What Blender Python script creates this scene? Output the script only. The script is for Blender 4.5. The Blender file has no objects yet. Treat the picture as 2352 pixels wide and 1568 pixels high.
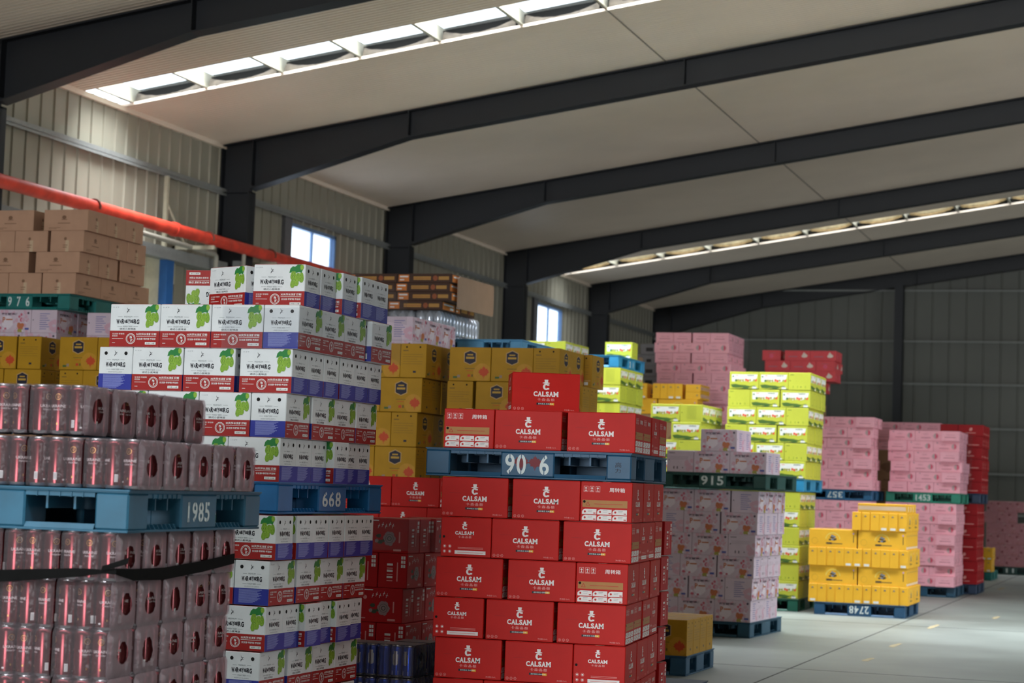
import bpy, bmesh, math, random
from mathutils import Vector, Matrix
random.seed(7)
PI = math.pi
SC = bpy.context.scene
COL = SC.collection

# ------------------------------------------------------------------ camera
# +Y runs down the hall to the end wall, X = -12.45 is the long wall on the left
CAM_YAW, CAM_PITCH, CAM_ROLL, CAM_H, F_PX = 0.32518, 0.07246, 0.03503, 1.30, 4575.0
def cam_axes():
    cp, sp = math.cos(CAM_PITCH), math.sin(CAM_PITCH)
    r, fw, u = Vector((1, 0, 0)), Vector((0, cp, sp)), Vector((0, -sp, cp))
    cr, sr = math.cos(CAM_ROLL), math.sin(CAM_ROLL)
    r, u = cr * r + sr * u, -sr * r + cr * u
    Rz = Matrix.Rotation(CAM_YAW, 3, 'Z')
    return Rz @ r, Rz @ u, Rz @ fw
cd = bpy.data.cameras.new('camera')
cam = bpy.data.objects.new('camera', cd); COL.objects.link(cam)
_r, _u, _f = cam_axes()
cam.matrix_world = Matrix(((_r.x, _u.x, -_f.x, 0), (_r.y, _u.y, -_f.y, 0), (_r.z, _u.z, -_f.z, CAM_H), (0, 0, 0, 1)))
cd.sensor_width = 36.0
cd.lens = F_PX / 2352 * 36
cd.clip_end = 300
cd.dof.use_dof = True
cd.dof.focus_distance = 9.6
cd.dof.aperture_fstop = 4.5
SC.camera = cam

# ------------------------------------------------------------------ sky, daylight, exposure
w = bpy.data.worlds.new('sky'); SC.world = w; w.use_nodes = True
bg = w.node_tree.nodes['Background']
bg.inputs[0].default_value = (0.83, 0.92, 1.0, 1); bg.inputs[1].default_value = 3.0
def area(name, loc, rot, sx, sy, power, col=(1, 1, 1)):
    l = bpy.data.lights.new(name, 'AREA'); l.shape = 'RECTANGLE'; l.size = sx; l.size_y = sy
    l.energy = power; l.color = col
    o = bpy.data.objects.new(name, l); COL.objects.link(o)
    o.location = loc; o.rotation_euler = rot
    return o
SLOPE = 0.152
XW, EAVE, RIDGE_X, XE = -12.45, 5.80, 3.0, 18.45
YB, Y_END, BAY = -24.0, 47.95, 5.9
COLS = [24.1 - BAY * k for k in range(8, 0, -1)] + [24.3, 30.25, 36.3, 42.15, 47.8]
def zroof(x): return EAVE + SLOPE * (min(x, 2 * RIDGE_X - x) - XW)
STRIPS = [(-17.5, -16.55), (1.3, 2.25), (20.55, 21.5), (39.3, 40.2)]
ang = math.atan(SLOPE)
LEN = (RIDGE_X - XW) / math.cos(ang)
for i, (a, b) in enumerate(STRIPS):
    for s in (-1, 1):
        xm = RIDGE_X + s * (RIDGE_X - XW) / 2
        pw = [400, 900, 1450, 420][i] * (1 if s < 0 else .6)
        o = area('skylight_daylight', (xm, (a + b) / 2 - .05, zroof(xm) + 0.36), (0, s * ang, 0), LEN * .98, .9, pw, (0.95, 0.98, 1.0)); o.data.spread = math.radians(115)
area('doorway_daylight', (-3.5, YB - .5, 2.6), (PI / 2, 0, 0), 11, 4.8, 4600, (0.95, 0.98, 1.0))
area('side_door_daylight', (XE + .6, 27.0, 2.4), (PI / 2, 0, PI / 2), 8, 4.4, 700, (0.95, 0.98, 1.0))
SC.view_settings.view_transform = 'Standard'
SC.view_settings.look = 'None'
SC.view_settings.exposure = 0.0
SC.view_settings.gamma = 1.0
SC.view_settings.use_curve_mapping = False

# ------------------------------------------------------------------ materials
def lin(c): return tuple(((v / 255) / 12.92 if v / 255 <= .04045 else ((v / 255 + .055) / 1.055) ** 2.4) for v in c)
_mats = {}
def mat(name, rgb, rough=.5, metal=0.0, var=.06, bump=.0, scale=18.0, coat=0.0, spec=.5):
    if name in _mats: return _mats[name]
    m = bpy.data.materials.new(name); m.use_nodes = True
    nt = m.node_tree; b = nt.nodes['Principled BSDF']
    c = lin(rgb)
    tc = nt.nodes.new('ShaderNodeTexCoord'); n = nt.nodes.new('ShaderNodeTexNoise')
    n.inputs['Scale'].default_value = scale; n.inputs['Detail'].default_value = 4
    nt.links.new(tc.outputs['Object'], n.inputs['Vector'])
    cr = nt.nodes.new('ShaderNodeValToRGB')
    cr.color_ramp.elements[0].position = .3; cr.color_ramp.elements[1].position = .7
    cr.color_ramp.elements[0].color = (*[v * (1 - var) for v in c], 1)
    cr.color_ramp.elements[1].color = (*[min(1, v * (1 + var)) for v in c], 1)
    nt.links.new(n.outputs['Fac'], cr.inputs['Fac']); nt.links.new(cr.outputs['Color'], b.inputs['Base Color'])
    b.inputs['Roughness'].default_value = rough; b.inputs['Metallic'].default_value = metal
    b.inputs['Coat Weight'].default_value = coat
    b.inputs['Specular IOR Level'].default_value = spec
    if bump:
        bp = nt.nodes.new('ShaderNodeBump'); bp.inputs['Strength'].default_value = bump; bp.inputs['Distance'].default_value = .004
        nt.links.new(n.outputs['Fac'], bp.inputs['Height']); nt.links.new(bp.outputs['Normal'], b.inputs['Normal'])
    _mats[name] = m
    return m
def P(name, rgb): return mat('print_' + name, rgb, .5, var=.04, spec=.3)
def body(name, rgb, rough=.5): return mat('board_' + name, rgb, rough, var=.05, bump=.25, scale=9, spec=.18)

# ------------------------------------------------------------------ mesh builder
class MB:
    def __init__(s): s.v = []; s.f = []; s.m = []; s.mats = []; s.smooth = []
    def mi(s, m):
        if m not in s.mats: s.mats.append(m)
        return s.mats.index(m)
    def add(s, vs, fs, m, smooth=False):
        o = len(s.v); s.v += [tuple(v) for v in vs]; k = s.mi(m)
        for f in fs: s.f.append([o + i for i in f]); s.m.append(k); s.smooth.append(smooth)
    def box(s, x0, y0, z0, x1, y1, z1, m):
        vs = [(x0, y0, z0), (x1, y0, z0), (x1, y1, z0), (x0, y1, z0), (x0, y0, z1), (x1, y0, z1), (x1, y1, z1), (x0, y1, z1)]
        s.add(vs, [(0, 3, 2, 1), (4, 5, 6, 7), (0, 1, 5, 4), (1, 2, 6, 5), (2, 3, 7, 6), (3, 0, 4, 7)], m)
    def rbox(s, x0, y0, z0, x1, y1, z1, m, r=.004):
        """box with chamfered edges"""
        vs = []
        for sx in (0, 1):
            for sy in (0, 1):
                for sz in (0, 1):
                    X, Y, Z = (x0, x1)[sx], (y0, y1)[sy], (z0, z1)[sz]
                    dx, dy, dz = (r, -r)[sx], (r, -r)[sy], (r, -r)[sz]
                    vs += [(X, Y + dy, Z + dz), (X + dx, Y, Z + dz), (X + dx, Y + dy, Z)]
        def I(sx, sy, sz, a): return (sx * 4 + sy * 2 + sz) * 3 + a
        fs = []
        for q in (0, 1):
            fx = [I(q, 0, 0, 0), I(q, 1, 0, 0), I(q, 1, 1, 0), I(q, 0, 1, 0)]
            fy = [I(0, q, 0, 1), I(1, q, 0, 1), I(1, q, 1, 1), I(0, q, 1, 1)]
            fz = [I(0, 0, q, 2), I(1, 0, q, 2), I(1, 1, q, 2), I(0, 1, q, 2)]
            fs += [fx if q else fx[::-1], fy[::-1] if q else fy, fz if q else fz[::-1]]
        for a in (0, 1):
            for b in (0, 1):
                fs.append([I(0, a, b, 1), I(1, a, b, 1), I(1, a, b, 2), I(0, a, b, 2)])
                fs.append([I(a, 0, b, 0), I(a, 1, b, 0), I(a, 1, b, 2), I(a, 0, b, 2)])
                fs.append([I(a, b, 0, 0), I(a, b, 1, 0), I(a, b, 1, 1), I(a, b, 0, 1)])
        for a in (0, 1):
            for b in (0, 1):
                for c in (0, 1): fs.append([I(a, b, c, 0), I(a, b, c, 1), I(a, b, c, 2)])
        s.add(vs, fs, m)
    def bar(s, a, b, r, m, n=10, caps=True):
        a, b = Vector(a), Vector(b); d = (b - a).normalized()
        p = d.orthogonal().normalized(); q = d.cross(p)
        vs = []
        for c in (a, b):
            for i in range(n):
                t = 2 * PI * i / n; vs.append(c + r * (math.cos(t) * p + math.sin(t) * q))
        s.add(vs, [(i, (i + 1) % n, n + (i + 1) % n, n + i) for i in range(n)], m, True)
        if caps: s.add(vs, [tuple(range(n))[::-1], tuple(range(n, 2 * n))], m)
    def tube(s, pts, r, m, n=10):
        for a, b in zip(pts, pts[1:]): s.bar(a, b, r, m, n)
    def lathe(s, prof, m, n=20, cx=0, cy=0):
        vs = []
        for (r, z) in prof:
            for i in range(n):
                t = 2 * PI * i / n; vs.append((cx + r * math.cos(t), cy + r * math.sin(t), z))
        fs = []
        for k in range(len(prof) - 1):
            for i in range(n):
                fs.append((k * n + i, k * n + (i + 1) % n, (k + 1) * n + (i + 1) % n, (k + 1) * n + i))
        s.add(vs, fs, m, True)
    def prism(s, poly, ax, a0, a1, m):
        """polygon in the two other axes, extruded along axis ax from a0 to a1"""
        def pt(p, t):
            return {0: (t, p[0], p[1]), 1: (p[0], t, p[1]), 2: (p[0], p[1], t)}[ax]
        n = len(poly)
        vs = [pt(p, a0) for p in poly] + [pt(p, a1) for p in poly]
        s.add(vs, [tuple(range(n))[::-1], tuple(range(n, 2 * n))] + [(i, (i + 1) % n, n + (i + 1) % n, n + i) for i in range(n)], m)
    def mesh(s, name):
        me = bpy.data.meshes.new(name); me.from_pydata(s.v, [], s.f)
        for m in s.mats: me.materials.append(m)
        me.polygons.foreach_set('material_index', s.m)
        me.polygons.foreach_set('use_smooth', s.smooth)
        me.update()
        return me
    def build(s, name, parent=None, fix=False):
        me = s.mesh(name)
        if fix:
            bm = bmesh.new(); bm.from_mesh(me); bmesh.ops.recalc_face_normals(bm, faces=bm.faces); bm.to_mesh(me); bm.free()
        return link(name, me, parent)
def link(name, me, parent=None):
    o = bpy.data.objects.new(name, me); COL.objects.link(o)
    if parent: o.parent = parent
    return o
def empty(name, loc=(0, 0, 0), rz=0):
    o = bpy.data.objects.new(name, None); COL.objects.link(o); o.location = loc; o.rotation_euler = (0, 0, rz)
    o.empty_display_size = .1
    return o
def tag(o, label=None, cat=None, group=None, kind=None):
    if label: o['label'] = label
    if cat: o['category'] = cat
    if group: o['group'] = group
    if kind: o['kind'] = kind
    return o
def copy_tree(o, parent=None):
    c = o.copy(); COL.objects.link(c)
    if parent: c.parent = parent
    for ch in list(o.children): copy_tree(ch, c)
    return c

# ------------------------------------------------------------------ lettering
_txt = {}
def glyphs(body_, bold=0.0):
    k = (body_, bold)
    if k in _txt: return _txt[k]
    c = bpy.data.curves.new('lettering', 'FONT'); c.body = body_; c.resolution_u = 4; c.size = 1; c.offset = bold
    o = bpy.data.objects.new('lettering', c); COL.objects.link(o)
    dg = bpy.context.evaluated_depsgraph_get(); dg.update()
    me = bpy.data.meshes.new_from_object(o.evaluated_get(dg))
    vs = [(v.co.x, v.co.y) for v in me.vertices]; fs = [tuple(p.vertices) for p in me.polygons]
    bpy.data.objects.remove(o); bpy.data.curves.remove(c); bpy.data.meshes.remove(me)
    if vs:
        x0 = min(v[0] for v in vs); x1 = max(v[0] for v in vs); y0 = min(v[1] for v in vs); y1 = max(v[1] for v in vs)
        vs = [((v[0] - x0) / max(1e-6, x1 - x0), (v[1] - y0) / max(1e-6, y1 - y0)) for v in vs]
    _txt[k] = (vs, fs)
    return _txt[k]

class Face:
    """draws flat print on one face of a carton; fractions of the face, y up"""
    def __init__(s, mb, org, ux, w, h, nrm, wrap=None):
        s.mb, s.o, s.u, s.w, s.h, s.n, s.k, s.wrap, s.n_ = mb, Vector(org), Vector(ux), w, h, Vector(nrm), 0, wrap, 0
    def pt(s, x, y):
        e = .0003 + .0003 * s.k + 8e-6 * s.n_
        if s.wrap:                                  # round a can: x is the angle in turns
            r = s.wrap + e; a = x * 2 * PI
            return (r * math.cos(a), r * math.sin(a), s.o.z + y * s.h)
        return s.o + s.u * (x * s.w) + Vector((0, 0, y * s.h)) + s.n * e
    def poly(s, pts, m):
        s.n_ = (s.n_ + 1) % 34; s.mb.add([s.pt(*p) for p in pts], [tuple(range(len(pts)))], m)
    def rect(s, x0, y0, x1, y1, m): s.poly([(x0, y0), (x1, y0), (x1, y1), (x0, y1)], m)
    def disc(s, cx, cy, r, m, n=14, sq=1.0):
        """r in fractions of the height"""
        k = s.h / s.w
        s.poly([(cx + r * k * math.cos(2 * PI * i / n), cy + r * sq * math.sin(2 * PI * i / n)) for i in range(n)], m)
    def ring(s, cx, cy, r, r2, m, n=20):
        k = s.h / s.w; vs = []
        for i in range(n):
            a = 2 * PI * i / n
            vs += [s.pt(cx + r * k * math.cos(a), cy + r * math.sin(a)), s.pt(cx + r2 * k * math.cos(a), cy + r2 * math.sin(a))]
        s.mb.add(vs, [(2 * i, (2 * i + 2) % (2 * n), (2 * i + 3) % (2 * n), 2 * i + 1) for i in range(n)], m)
    def text(s, t, x0, y0, x1, y1, m, bold=0.0, flip=False):
        vs, fs = glyphs(t, bold); s.n_ = (s.n_ + 1) % 34
        if flip: vs = [(1 - a, 1 - b) for a, b in vs]
        s.mb.add([s.pt(x0 + (x1 - x0) * a, y0 + (y1 - y0) * b) for a, b in vs], fs, m)
    def up(s): s.k += 1; return s
    def blob(s, cx, cy, r, m, rnd, n=9, rough=.3, sq=1.0):
        k = s.h / s.w
        s.poly([(min(.995, max(.005, cx + r * k * (1 + rough * (rnd.random() - .5)) * math.cos(2 * PI * i / n))),
                 min(.99, max(.01, cy + r * sq * (1 + rough * (rnd.random() - .5)) * math.sin(2 * PI * i / n)))) for i in range(n)], m)

# ------------------------------------------------------------------ carton artwork
WHITE, BLACK = P('white', (232, 234, 232)), P('black', (22, 22, 34))
HOLE = mat('hand_hole_dark', (14, 13, 13), .9)
# --- white wheat beer cartons with hops
HR, HB, HG1, HG2, HG3, HGY, HLV = P('hop_red', (160, 34, 32)), P('hop_blue', (46, 54, 150)), P('leaf_green', (44, 128, 62)), P('hop_green', (142, 182, 62)), P('hop_shade', (84, 130, 40)), P('hop_grey', (130, 138, 142)), P('hop_lavender', (130, 138, 200))
def bird(F, cx, cy, s):
    k = F.h / F.w
    def q(x, y): return (cx + x * s * k, cy + y * s)
    F.poly([q(-.5, 1), q(-.28, .55), q(.05, .22), q(.5, .38), q(.3, .12), q(0, .03), q(-.32, .3)], BLACK)
    F.poly([q(-.5, -1), q(-.5, -.5), q(-.25, -.12), q(.05, -.02), q(.55, -.32), q(.1, -.25), q(-.22, -.45)], BLACK)
def leaf(F, pts, m, vein):
    F.poly(pts, m)
def hops(F, rnd):
    k = F.h / F.w
    F.poly([(.69, .80), (.71, .90), (.755, .955), (.80, .945), (.845, .985), (.87, .90), (.90, .86), (.93, .80), (.88, .82), (.83, .80), (.78, .815), (.735, .81)], HG1)
    F.poly([(.83, .90), (.84, .995), (.93, .995), (.955, .90), (.93, .80), (.88, .84)], HG1)
    F.up()
    def cone(cx, cy, rx, ry):
        F.poly([(cx + rx * math.sin(t) * (1.0 - .18 * math.cos(t)), cy + ry * math.cos(t)) for t in [2 * PI * i / 14 for i in range(14)]], HG3)
        F.up()
        for j in range(6):
            yy = cy + ry * (.78 - j * .3); ww = rx * math.sqrt(max(.06, 1 - ((yy - cy) / ry) ** 2))
            for i in range(3 if j % 2 else 4):
                nn = 3 if j % 2 else 4
                xx = cx - ww + 2 * ww * (i + .5) / nn; a = ww / nn * .86
                F.poly([(xx - a, yy + .012), (xx, yy + .02), (xx + a, yy + .012), (xx + a * .5, yy - .02), (xx, yy - .034), (xx - a * .5, yy - .02)], HG2)
        F.k -= 1
    for c in [(.935, .93, .035, .055), (.775, .73, .06, .11), (.865, .70, .05, .10), (.93, .69, .045, .12), (.83, .58, .05, .09), (.76, .54, .042, .09)]: cone(*c)
def brushy(F, x0, y0, x1, y1):
    wd = 'WARNEYBERG'; n = 0; tot = [1.5, .8, 1.15, .7, .8, 1.0, .72, .85, 1.15, 1.2]
    hh = [1.0, .75, 1.05, .62, .68, 1.0, .62, .72, 1.0, 1.05]; S = sum(tot); x = x0
    for i, ch in enumerate(wd):
        ww = (x1 - x0) * tot[i] / S
        base = y0 + (y1 - y0) * [.0, .12, .0, .2, .22, .0, .25, .2, .02, -.06][i]
        F.text(ch, x, base, x + ww * .94, base + (y1 - y0) * hh[i], BLACK, .045)
        x += ww
def hop_head(F, cx, wd):
    bird(F, cx, .855, .075)
    F.text('PREMIUM', cx - .10 * wd, .685, cx + .10 * wd, .72, HGY)
    F.text('WHEAT BEER', cx - .12 * wd, .46, cx + .12 * wd, .493, HGY)
    for yy in (.703, .476):
        F.rect(cx - .26 * wd, yy - .003, cx - .14 * wd, yy + .003, HGY); F.rect(cx + .14 * wd, yy - .003, cx + .26 * wd, yy + .003, HGY)
    brushy(F, cx - .29 * wd, .535, cx + .29 * wd, .645)
def hop_L(F, rnd):
    F.rect(.001, .003, .999, .375, HR); F.up()
    hop_head(F, .36, .80)
    F.text('11.5°P', .05, .915, .17, .94, HGY)
    F.text('德式小麦啤酒', .20, .395, .52, .44, BLACK)
    hops(F, rnd); F.k = 1
    F.text('双发酵·零糖精', .055, .285, .30, .32, WHITE); F.text('更甜鲜', .055, .235, .165, .27, WHITE)
    F.rect(.055, .185, .28, .195, WHITE); F.rect(.06, .085, .12, .095, WHITE)
    F.ring(.43, .19, .125, .112, WHITE); F.text('醇', .41, .19, .455, .255, WHITE, .03); F.text('鲜', .425, .115, .47, .18, WHITE, .03)
    F.ring(.43, .19, .098, .09, WHITE)
    F.text('30天超长发酵周期', .54, .27, .94, .325, WHITE, .02); F.rect(.54, .243, .94, .252, WHITE)
    F.text('双发酵·零糖精·更甜鲜', .555, .165, .93, .21, WHITE, .01)
    F.rect(.72, .055, .935, .115, WHITE); F.up(); F.text('净含量: 1L×6罐', .74, .07, .91, .098, BLACK)
def hop_S(F, rnd, second=False):
    F.rect(.002, .003, .998, .375, HB); F.up()
    hop_head(F, .5, 1.02)
    for x in (.20, .80): F.disc(x, .855, .043, HOLE)
    F.text('来自源于生活 用心品味时光', .29, .405, .71, .428, HGY)
    if not second:
        for i in range(13):
            y = .345 - i * .024; F.rect(.14, y - .0075, .80 - .03 * abs((i * 7) % 5) - (.12 if i > 9 else 0), y + .0075, HLV)
    else:
        for i in range(3): F.disc(.18 + i * .1, .26, .03, HLV, 8); F.rect(.14 + i * .1, .08, .17 + i * .1, .16, HLV)
        for i in range(4): F.rect(.48, .33 - i * .035, .86, .345 - i * .035, HLV)
        F.rect(.68, .06, .88, .2, WHITE)
    
# --- red cartons with a top hat
HT = P('hat_white', (236, 228, 226)); TAN = P('hat_tan', (176, 122, 62)); RD = P('hat_red', (190, 26, 20)); YL = P('hat_yellow', (232, 178, 42)); PK = P('hat_pink', (226, 150, 146))
def hat_logo(F, cx, cy, s):
    k = F.h / F.w * 1.22
    def q(x, y): return (cx + x * s * k, cy + y * s)
    F.poly([q(-.26, 1.0), q(-.29, .95), q(-.22, .40), q(.24, .40), q(.31, .95), q(.27, 1.0)], HT)
    F.up(); F.poly([q(-.62, .34), q(-.34, .26), q(.34, .26), q(.60, .36), q(.42, .44), q(.24, .47), q(-.24, .47), q(-.44, .43)], HT); F.up()
    for i in range(12):
        a0, a1 = PI * (.30 + 1.40 * i / 12), PI * (.30 + 1.40 * (i + 1) / 12)
        def e(a, r, r2): return q(r * math.cos(a), -.36 + r2 * math.sin(a))
        F.poly([e(a0, .50, .62), e(a1, .50, .62), e(a1, .17, .34), e(a0, .17, .34)], HT)
    F.up(); F.rect(cx + .10 * s * k, cy - .14 * s, cx + .48 * s * k, cy + .14 * s, HT); F.rect(cx + .10 * s * k, cy - .86 * s, cx + .48 * s * k, cy - .58 * s, HT)
    F.k = 0
def calsam(F, x0, y0, x1, y1):
    wd = [1.1, 1.15, .95, .9, 1.15, 1.35]; S = sum(wd); x = x0
    for ch, a in zip('CALSAM', wd):
        ww = (x1 - x0) * a / S
        F.text(ch, x + ww * .04, y0, x + ww * .97, y1, HT, .028 if ch == 'M' else .045)
        if ch in 'ALM':                              # slab feet
            F.up()
            hs = (y1 - y0) * .16
            if ch == 'M': F.rect(x - ww * .01, y1 - hs, x + ww * .30, y1, HT); F.rect(x + ww * .70, y1 - hs, x + ww, y1, HT)
            F.rect(x - ww * .01, y0, x + ww * .34, y0 + hs, HT); F.rect(x + ww * .66, y0, x + ww * 1.0, y0 + hs, HT); F.k -= 1
        x += ww
def icons3(F, x, y, r, n, dx):
    for i in range(n):
        F.ring(x + i * dx, y, r, r * .8, PK, 12); F.disc(x + i * dx, y, r * .45, PK, 3)
def hat_L(F, rnd):
    hat_logo(F, .5, .70, .135); calsam(F, .315, .40, .685, .53)
    F.text('卡·森·晶·酿', .375, .285, .63, .36, PK, .01)
    F.rect(.365, .185, .60, .24, BLACK); F.rect(.56, .185, .625, .24, YL); F.up(); F.text('原料甄选 经典传承', .39, .195, .61, .23, WHITE)
    icons3(F, .045, .075, .035, 3, .058)
    F.text('净含量:12x1L', .775, .055, .925, .095, PK)
    F.rect(.12, .60, .30, .604, P('hat_stamp', (120, 26, 28)))
def hat_S(F, rnd, second=False):
    if not second:
        for i in range(3):
            x = .055 + i * .115
            F.rect(x, .74, x + .09, .89, PK); F.up(); F.rect(x + .008, .752, x + .082, .878, RD); F.up()
            F.poly([(x + .02, .83), (x + .045, .865), (x + .07, .83)], HT); F.rect(x + .04, .775, x + .05, .83, HT); F.rect(x + .02, .765, x + .07, .775, HT); F.k -= 2
        F.text('周转箱', .555, .75, .855, .86, HT, .01)
        F.rect(.04, .36, .91, .54, TAN); F.disc(.075, .50, .034, HOLE); F.up()
        F.poly([(.10, .40), (.145, .50), (.19, .40)], RD); F.up(); F.poly([(.115, .41), (.145, .475), (.175, .41)], TAN); F.k -= 1
        F.rect(.27, .44, .82, .452, RD); F.k = 0
        for r_ in range(2):
            for c_ in range(3):
                x, y = .035 + c_ * .295, .185 - r_ * .15
                F.k = 0; F.poly([(x, y), (x + .28, y), (x + .28, y + .13), (x + .06, y + .13), (x + .02, y + .11), (x, y + .07)], HT)
                F.up(); F.disc(x + .055, y + .065, .028, RD, 8); F.rect(x + .11, y + .095, x + .2, y + .103, HGY); F.rect(x + .11, y + .06, x + .19, y + .067, HGY); F.rect(x + .22, y + .02, x + .265, y + .042, RD)
    else:
        hat_logo(F, .47, .79, .10); calsam(F, .28, .56, .66, .65)
        F.text('卡·森·晶·酿', .345, .475, .61, .535, PK, .01); F.disc(.06, .50, .034, HOLE)
        for x in (.08, .185):
            for y in (.26, .13): F.ring(x, y, .042, .034, PK, 12); F.disc(x, y, .024, HT, 6)
        F.rect(.345, .235, .85, .244, PK); F.rect(.345, .205, .85, .214, PK); F.rect(.285, .07, .90, .16, HT); F.up(); F.rect(.34, .105, .85, .12, PK)
# --- yellow cartons with a dark hexagon and a maple leaf
MN, MC, MR, MT = P('maple_navy', (38, 36, 52)), P('maple_cream', (196, 160, 110)), P('maple_red', (196, 74, 36)), P('maple_text', (120, 92, 34))
MG = P('maple_gold', (190, 150, 60))
def maple_leaf(F, cx, cy, s, m):
    k = F.h / F.w
    half = [(0, 1), (.1, .72), (.2, .78), (.24, .5), (.34, .62), (.52, .58), (.5, .42), (.72, .4), (.62, .22), (.82, .12), (.5, -.12), (.54, -.3), (.18, -.34), (.1, -.62), (.03, -.34), (.03, -.8)]
    pts = [(x, y) for x, y in half] + [(-x, y) for x, y in half[::-1]]
    F.poly([(cx + x * s * k, cy + y * s) for x, y in pts], m)
def hexa(F, cx, cy, s, m):
    k = F.h / F.w
    F.poly([(cx + a * s * k, cy + b * s) for a, b in [(0, -1), (.87, -.62), (.87, .62), (0, 1), (-.87, .62), (-.87, -.62)]], m)
def maple_L(F, rnd):
    hexa(F, .5, .70, .225, MC); F.up(); hexa(F, .5, .70, .2, MN); F.up()
    F.rect(.40, .66, .60, .72, MG); F.rect(.43, .76, .57, .80, MG); F.rect(.42, .70, .58, .70, MG)
    F.k = 0; F.blob(.80, .25, .28, P('maple_halo', (192, 140, 38)), rnd, 24, 0); F.up(); maple_leaf(F, .84, .24, .22, MR); F.k = 0
    F.rect(.38, .36, .62, .38, MT); F.rect(.42, .30, .58, .315, MR); F.rect(.10, .08, .2, .14, P('maple_green', (70, 98, 52))); F.rect(.2, .1, .27, .18, P('maple_grey', (150, 128, 112)))
    F.rect(.45, .12, .52, .2, MR); F.rect(.54, .12, .58, .2, MT)
def maple_S(F, rnd, second=False):
    for x in (.24, .76): F.disc(x, .90, .027, HOLE, 10)
    F.rect(.1, .78, .3, .81, MT)
    for i in range(5): F.rect(.1, .68 - i * .07, .86 - .2 * ((i * 3) % 4 == 2), .688 - i * .07, MT)
    F.rect(.5, .14, .62, .2, MN)
    if second: F.rect(.06, .2, .94, .225, MC); F.rect(.6, .08, .85, .17, WHITE); F.disc(.15, .13, .035, P('maple_green', (70, 98, 52)), 8)
# --- pink floral cartons
FB = (214, 196, 210)
F1, F2, F3, F4, F5 = P('blossom_pink', (214, 172, 190)), P('blossom_white', (230, 218, 228)), P('blossom_orange', (200, 120, 84)), P('blossom_olive', (168, 160, 84)), P('blossom_rose', (206, 108, 130))
FT, FN = P('blossom_text', (96, 80, 96)), P('blossom_blue', (92, 98, 168))
def floral_L(F, rnd):
    F.blob(.32, .45, .30, F2, rnd, 12, .35); F.up()
    for i in range(34):
        x, y = rnd.random(), rnd.random()
        if .12 < x < .5 and .3 < y < .8: continue
        F.blob(x, y, .045 + .05 * rnd.random(), [F1, F2, F1, F1, F5][rnd.randrange(5)] if x > .5 or y < .3 else F1, rnd, 7)
        if i % 9 == 8: F.up()
    F.up()
    for i in range(7): F.blob(.70 + .13 * (rnd.random() - .5), .10 + .26 * rnd.random(), .10, F3, rnd, 8)
    for i in range(6): F.blob(.60 + .14 * rnd.random(), .06 + .08 * rnd.random(), .07, F4, rnd, 8)
    F.blob(.10, .2, .09, F5, rnd, 9, sq=.7); F.blob(.26, .17, .05, F5, rnd)
    F.up(); F.blob(.77, .08, .05, F2, rnd)
    F.text('樱花精酿啤酒', .14, .76, .60, .86, FT, .035)
    F.rect(.18, .66, .42, .71, F2); F.text('P', .17, .44, .25, .68, F3, .03); F.rect(.27, .54, .46, .60, F3); F.disc(.92, .86, .055, FT, 10); F.rect(.83, .12, .95, .21, FN)
D1, D2, D3 = P('dusky_rose', (170, 112, 116)), P('dusky_wine', (128, 66, 74)), P('dusky_pale', (178, 136, 138))
def dusky_L(F, rnd):
    for i in range(16): F.blob(rnd.random(), rnd.random(), .06 + .06 * rnd.random(), [D1, D2, D3][i % 3], rnd, 7); F.k = i // 6
def dusky_S(F, rnd, second=False):
    for i in range(6): F.blob(rnd.random(), rnd.random(), .08, D1, rnd, 7)
def floral_S(F, rnd, second=False):
    F.disc(.08, .56, .026, HOLE, 8)
    for i in range(8): F.blob(.75 + .25 * rnd.random(), .1 + .5 * rnd.random(), .11, F1, rnd, 8)
    F.up()
    if not second:
        for i in range(8): F.rect(.34, .82 - i * .095, .72 - .06 * ((i * 5) % 3), .845 - i * .095, FN)
    else:
        F.rect(.08, .86, .3, .89, FT)
        for i in range(3): F.rect(.1, .7 - .06 * i, .8, .706 - .06 * i, FT)
        F.rect(.25, .14, .29, .26, FT); F.rect(.38, .14, .42, .26, FT); F.disc(.6, .2, .03, FT, 6)
# --- lime green fruit cartons
LD, LM, LR = P('lime_hill', (74, 106, 46)), P('lime_dark', (40, 74, 46)), P('lime_red', (222, 92, 58))
def lime_L(F, rnd):
    F.poly([(.07, .86), (.95, .86), (.93, .66), (.86, .52), (.7, .44), (.55, .48), (.4, .44), (.22, .56), (.19, .44), (.08, .44), (.07, .6)], WHITE)
    F.poly([(.0, .02), (1, .02), (1, .06), (.72, .05), (.5, .08), (.3, .04)], LM)
    F.poly([(.04, .26), (.2, .30), (.38, .25), (.55, .24), (.7, .18), (.9, .26), (.62, .06), (.4, .10), (.25, .07), (.1, .09)], LD)
    F.up()
    for x, c in [(.22, LD), (.30, F4), (.38, F4), (.46, F4), (.56, LR), (.63, LR), (.70, F4), (.83, F4), (.9, LR)]: F.blob(x, .5 + .05 * rnd.random(), .07, c, rnd, 8)
    F.text('有机果味饮', .60, .76, .84, .83, LM, .02); F.rect(.78, .05, .93, .14, WHITE); F.rect(.81, .14, .9, .2, HGY)
    F.blob(.12, .74, .05, LD, rnd); F.rect(.2, .78, .3, .81, LR)
def lime_S(F, rnd, second=False):
    F.disc(.07, .54, .026, HOLE, 8)
    if second:
        for i in range(9): F.rect(.3, .9 - i * .085, .72, .91 - i * .085, LD)
    else:
        F.rect(.08, .86, .24, .89, LD)
        for x in (.2, .4, .75): F.rect(x, .12, x + .03, .24, P('lime_mid', (136, 160, 44)))
        F.disc(.56, .18, .035, LM, 6)
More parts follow.
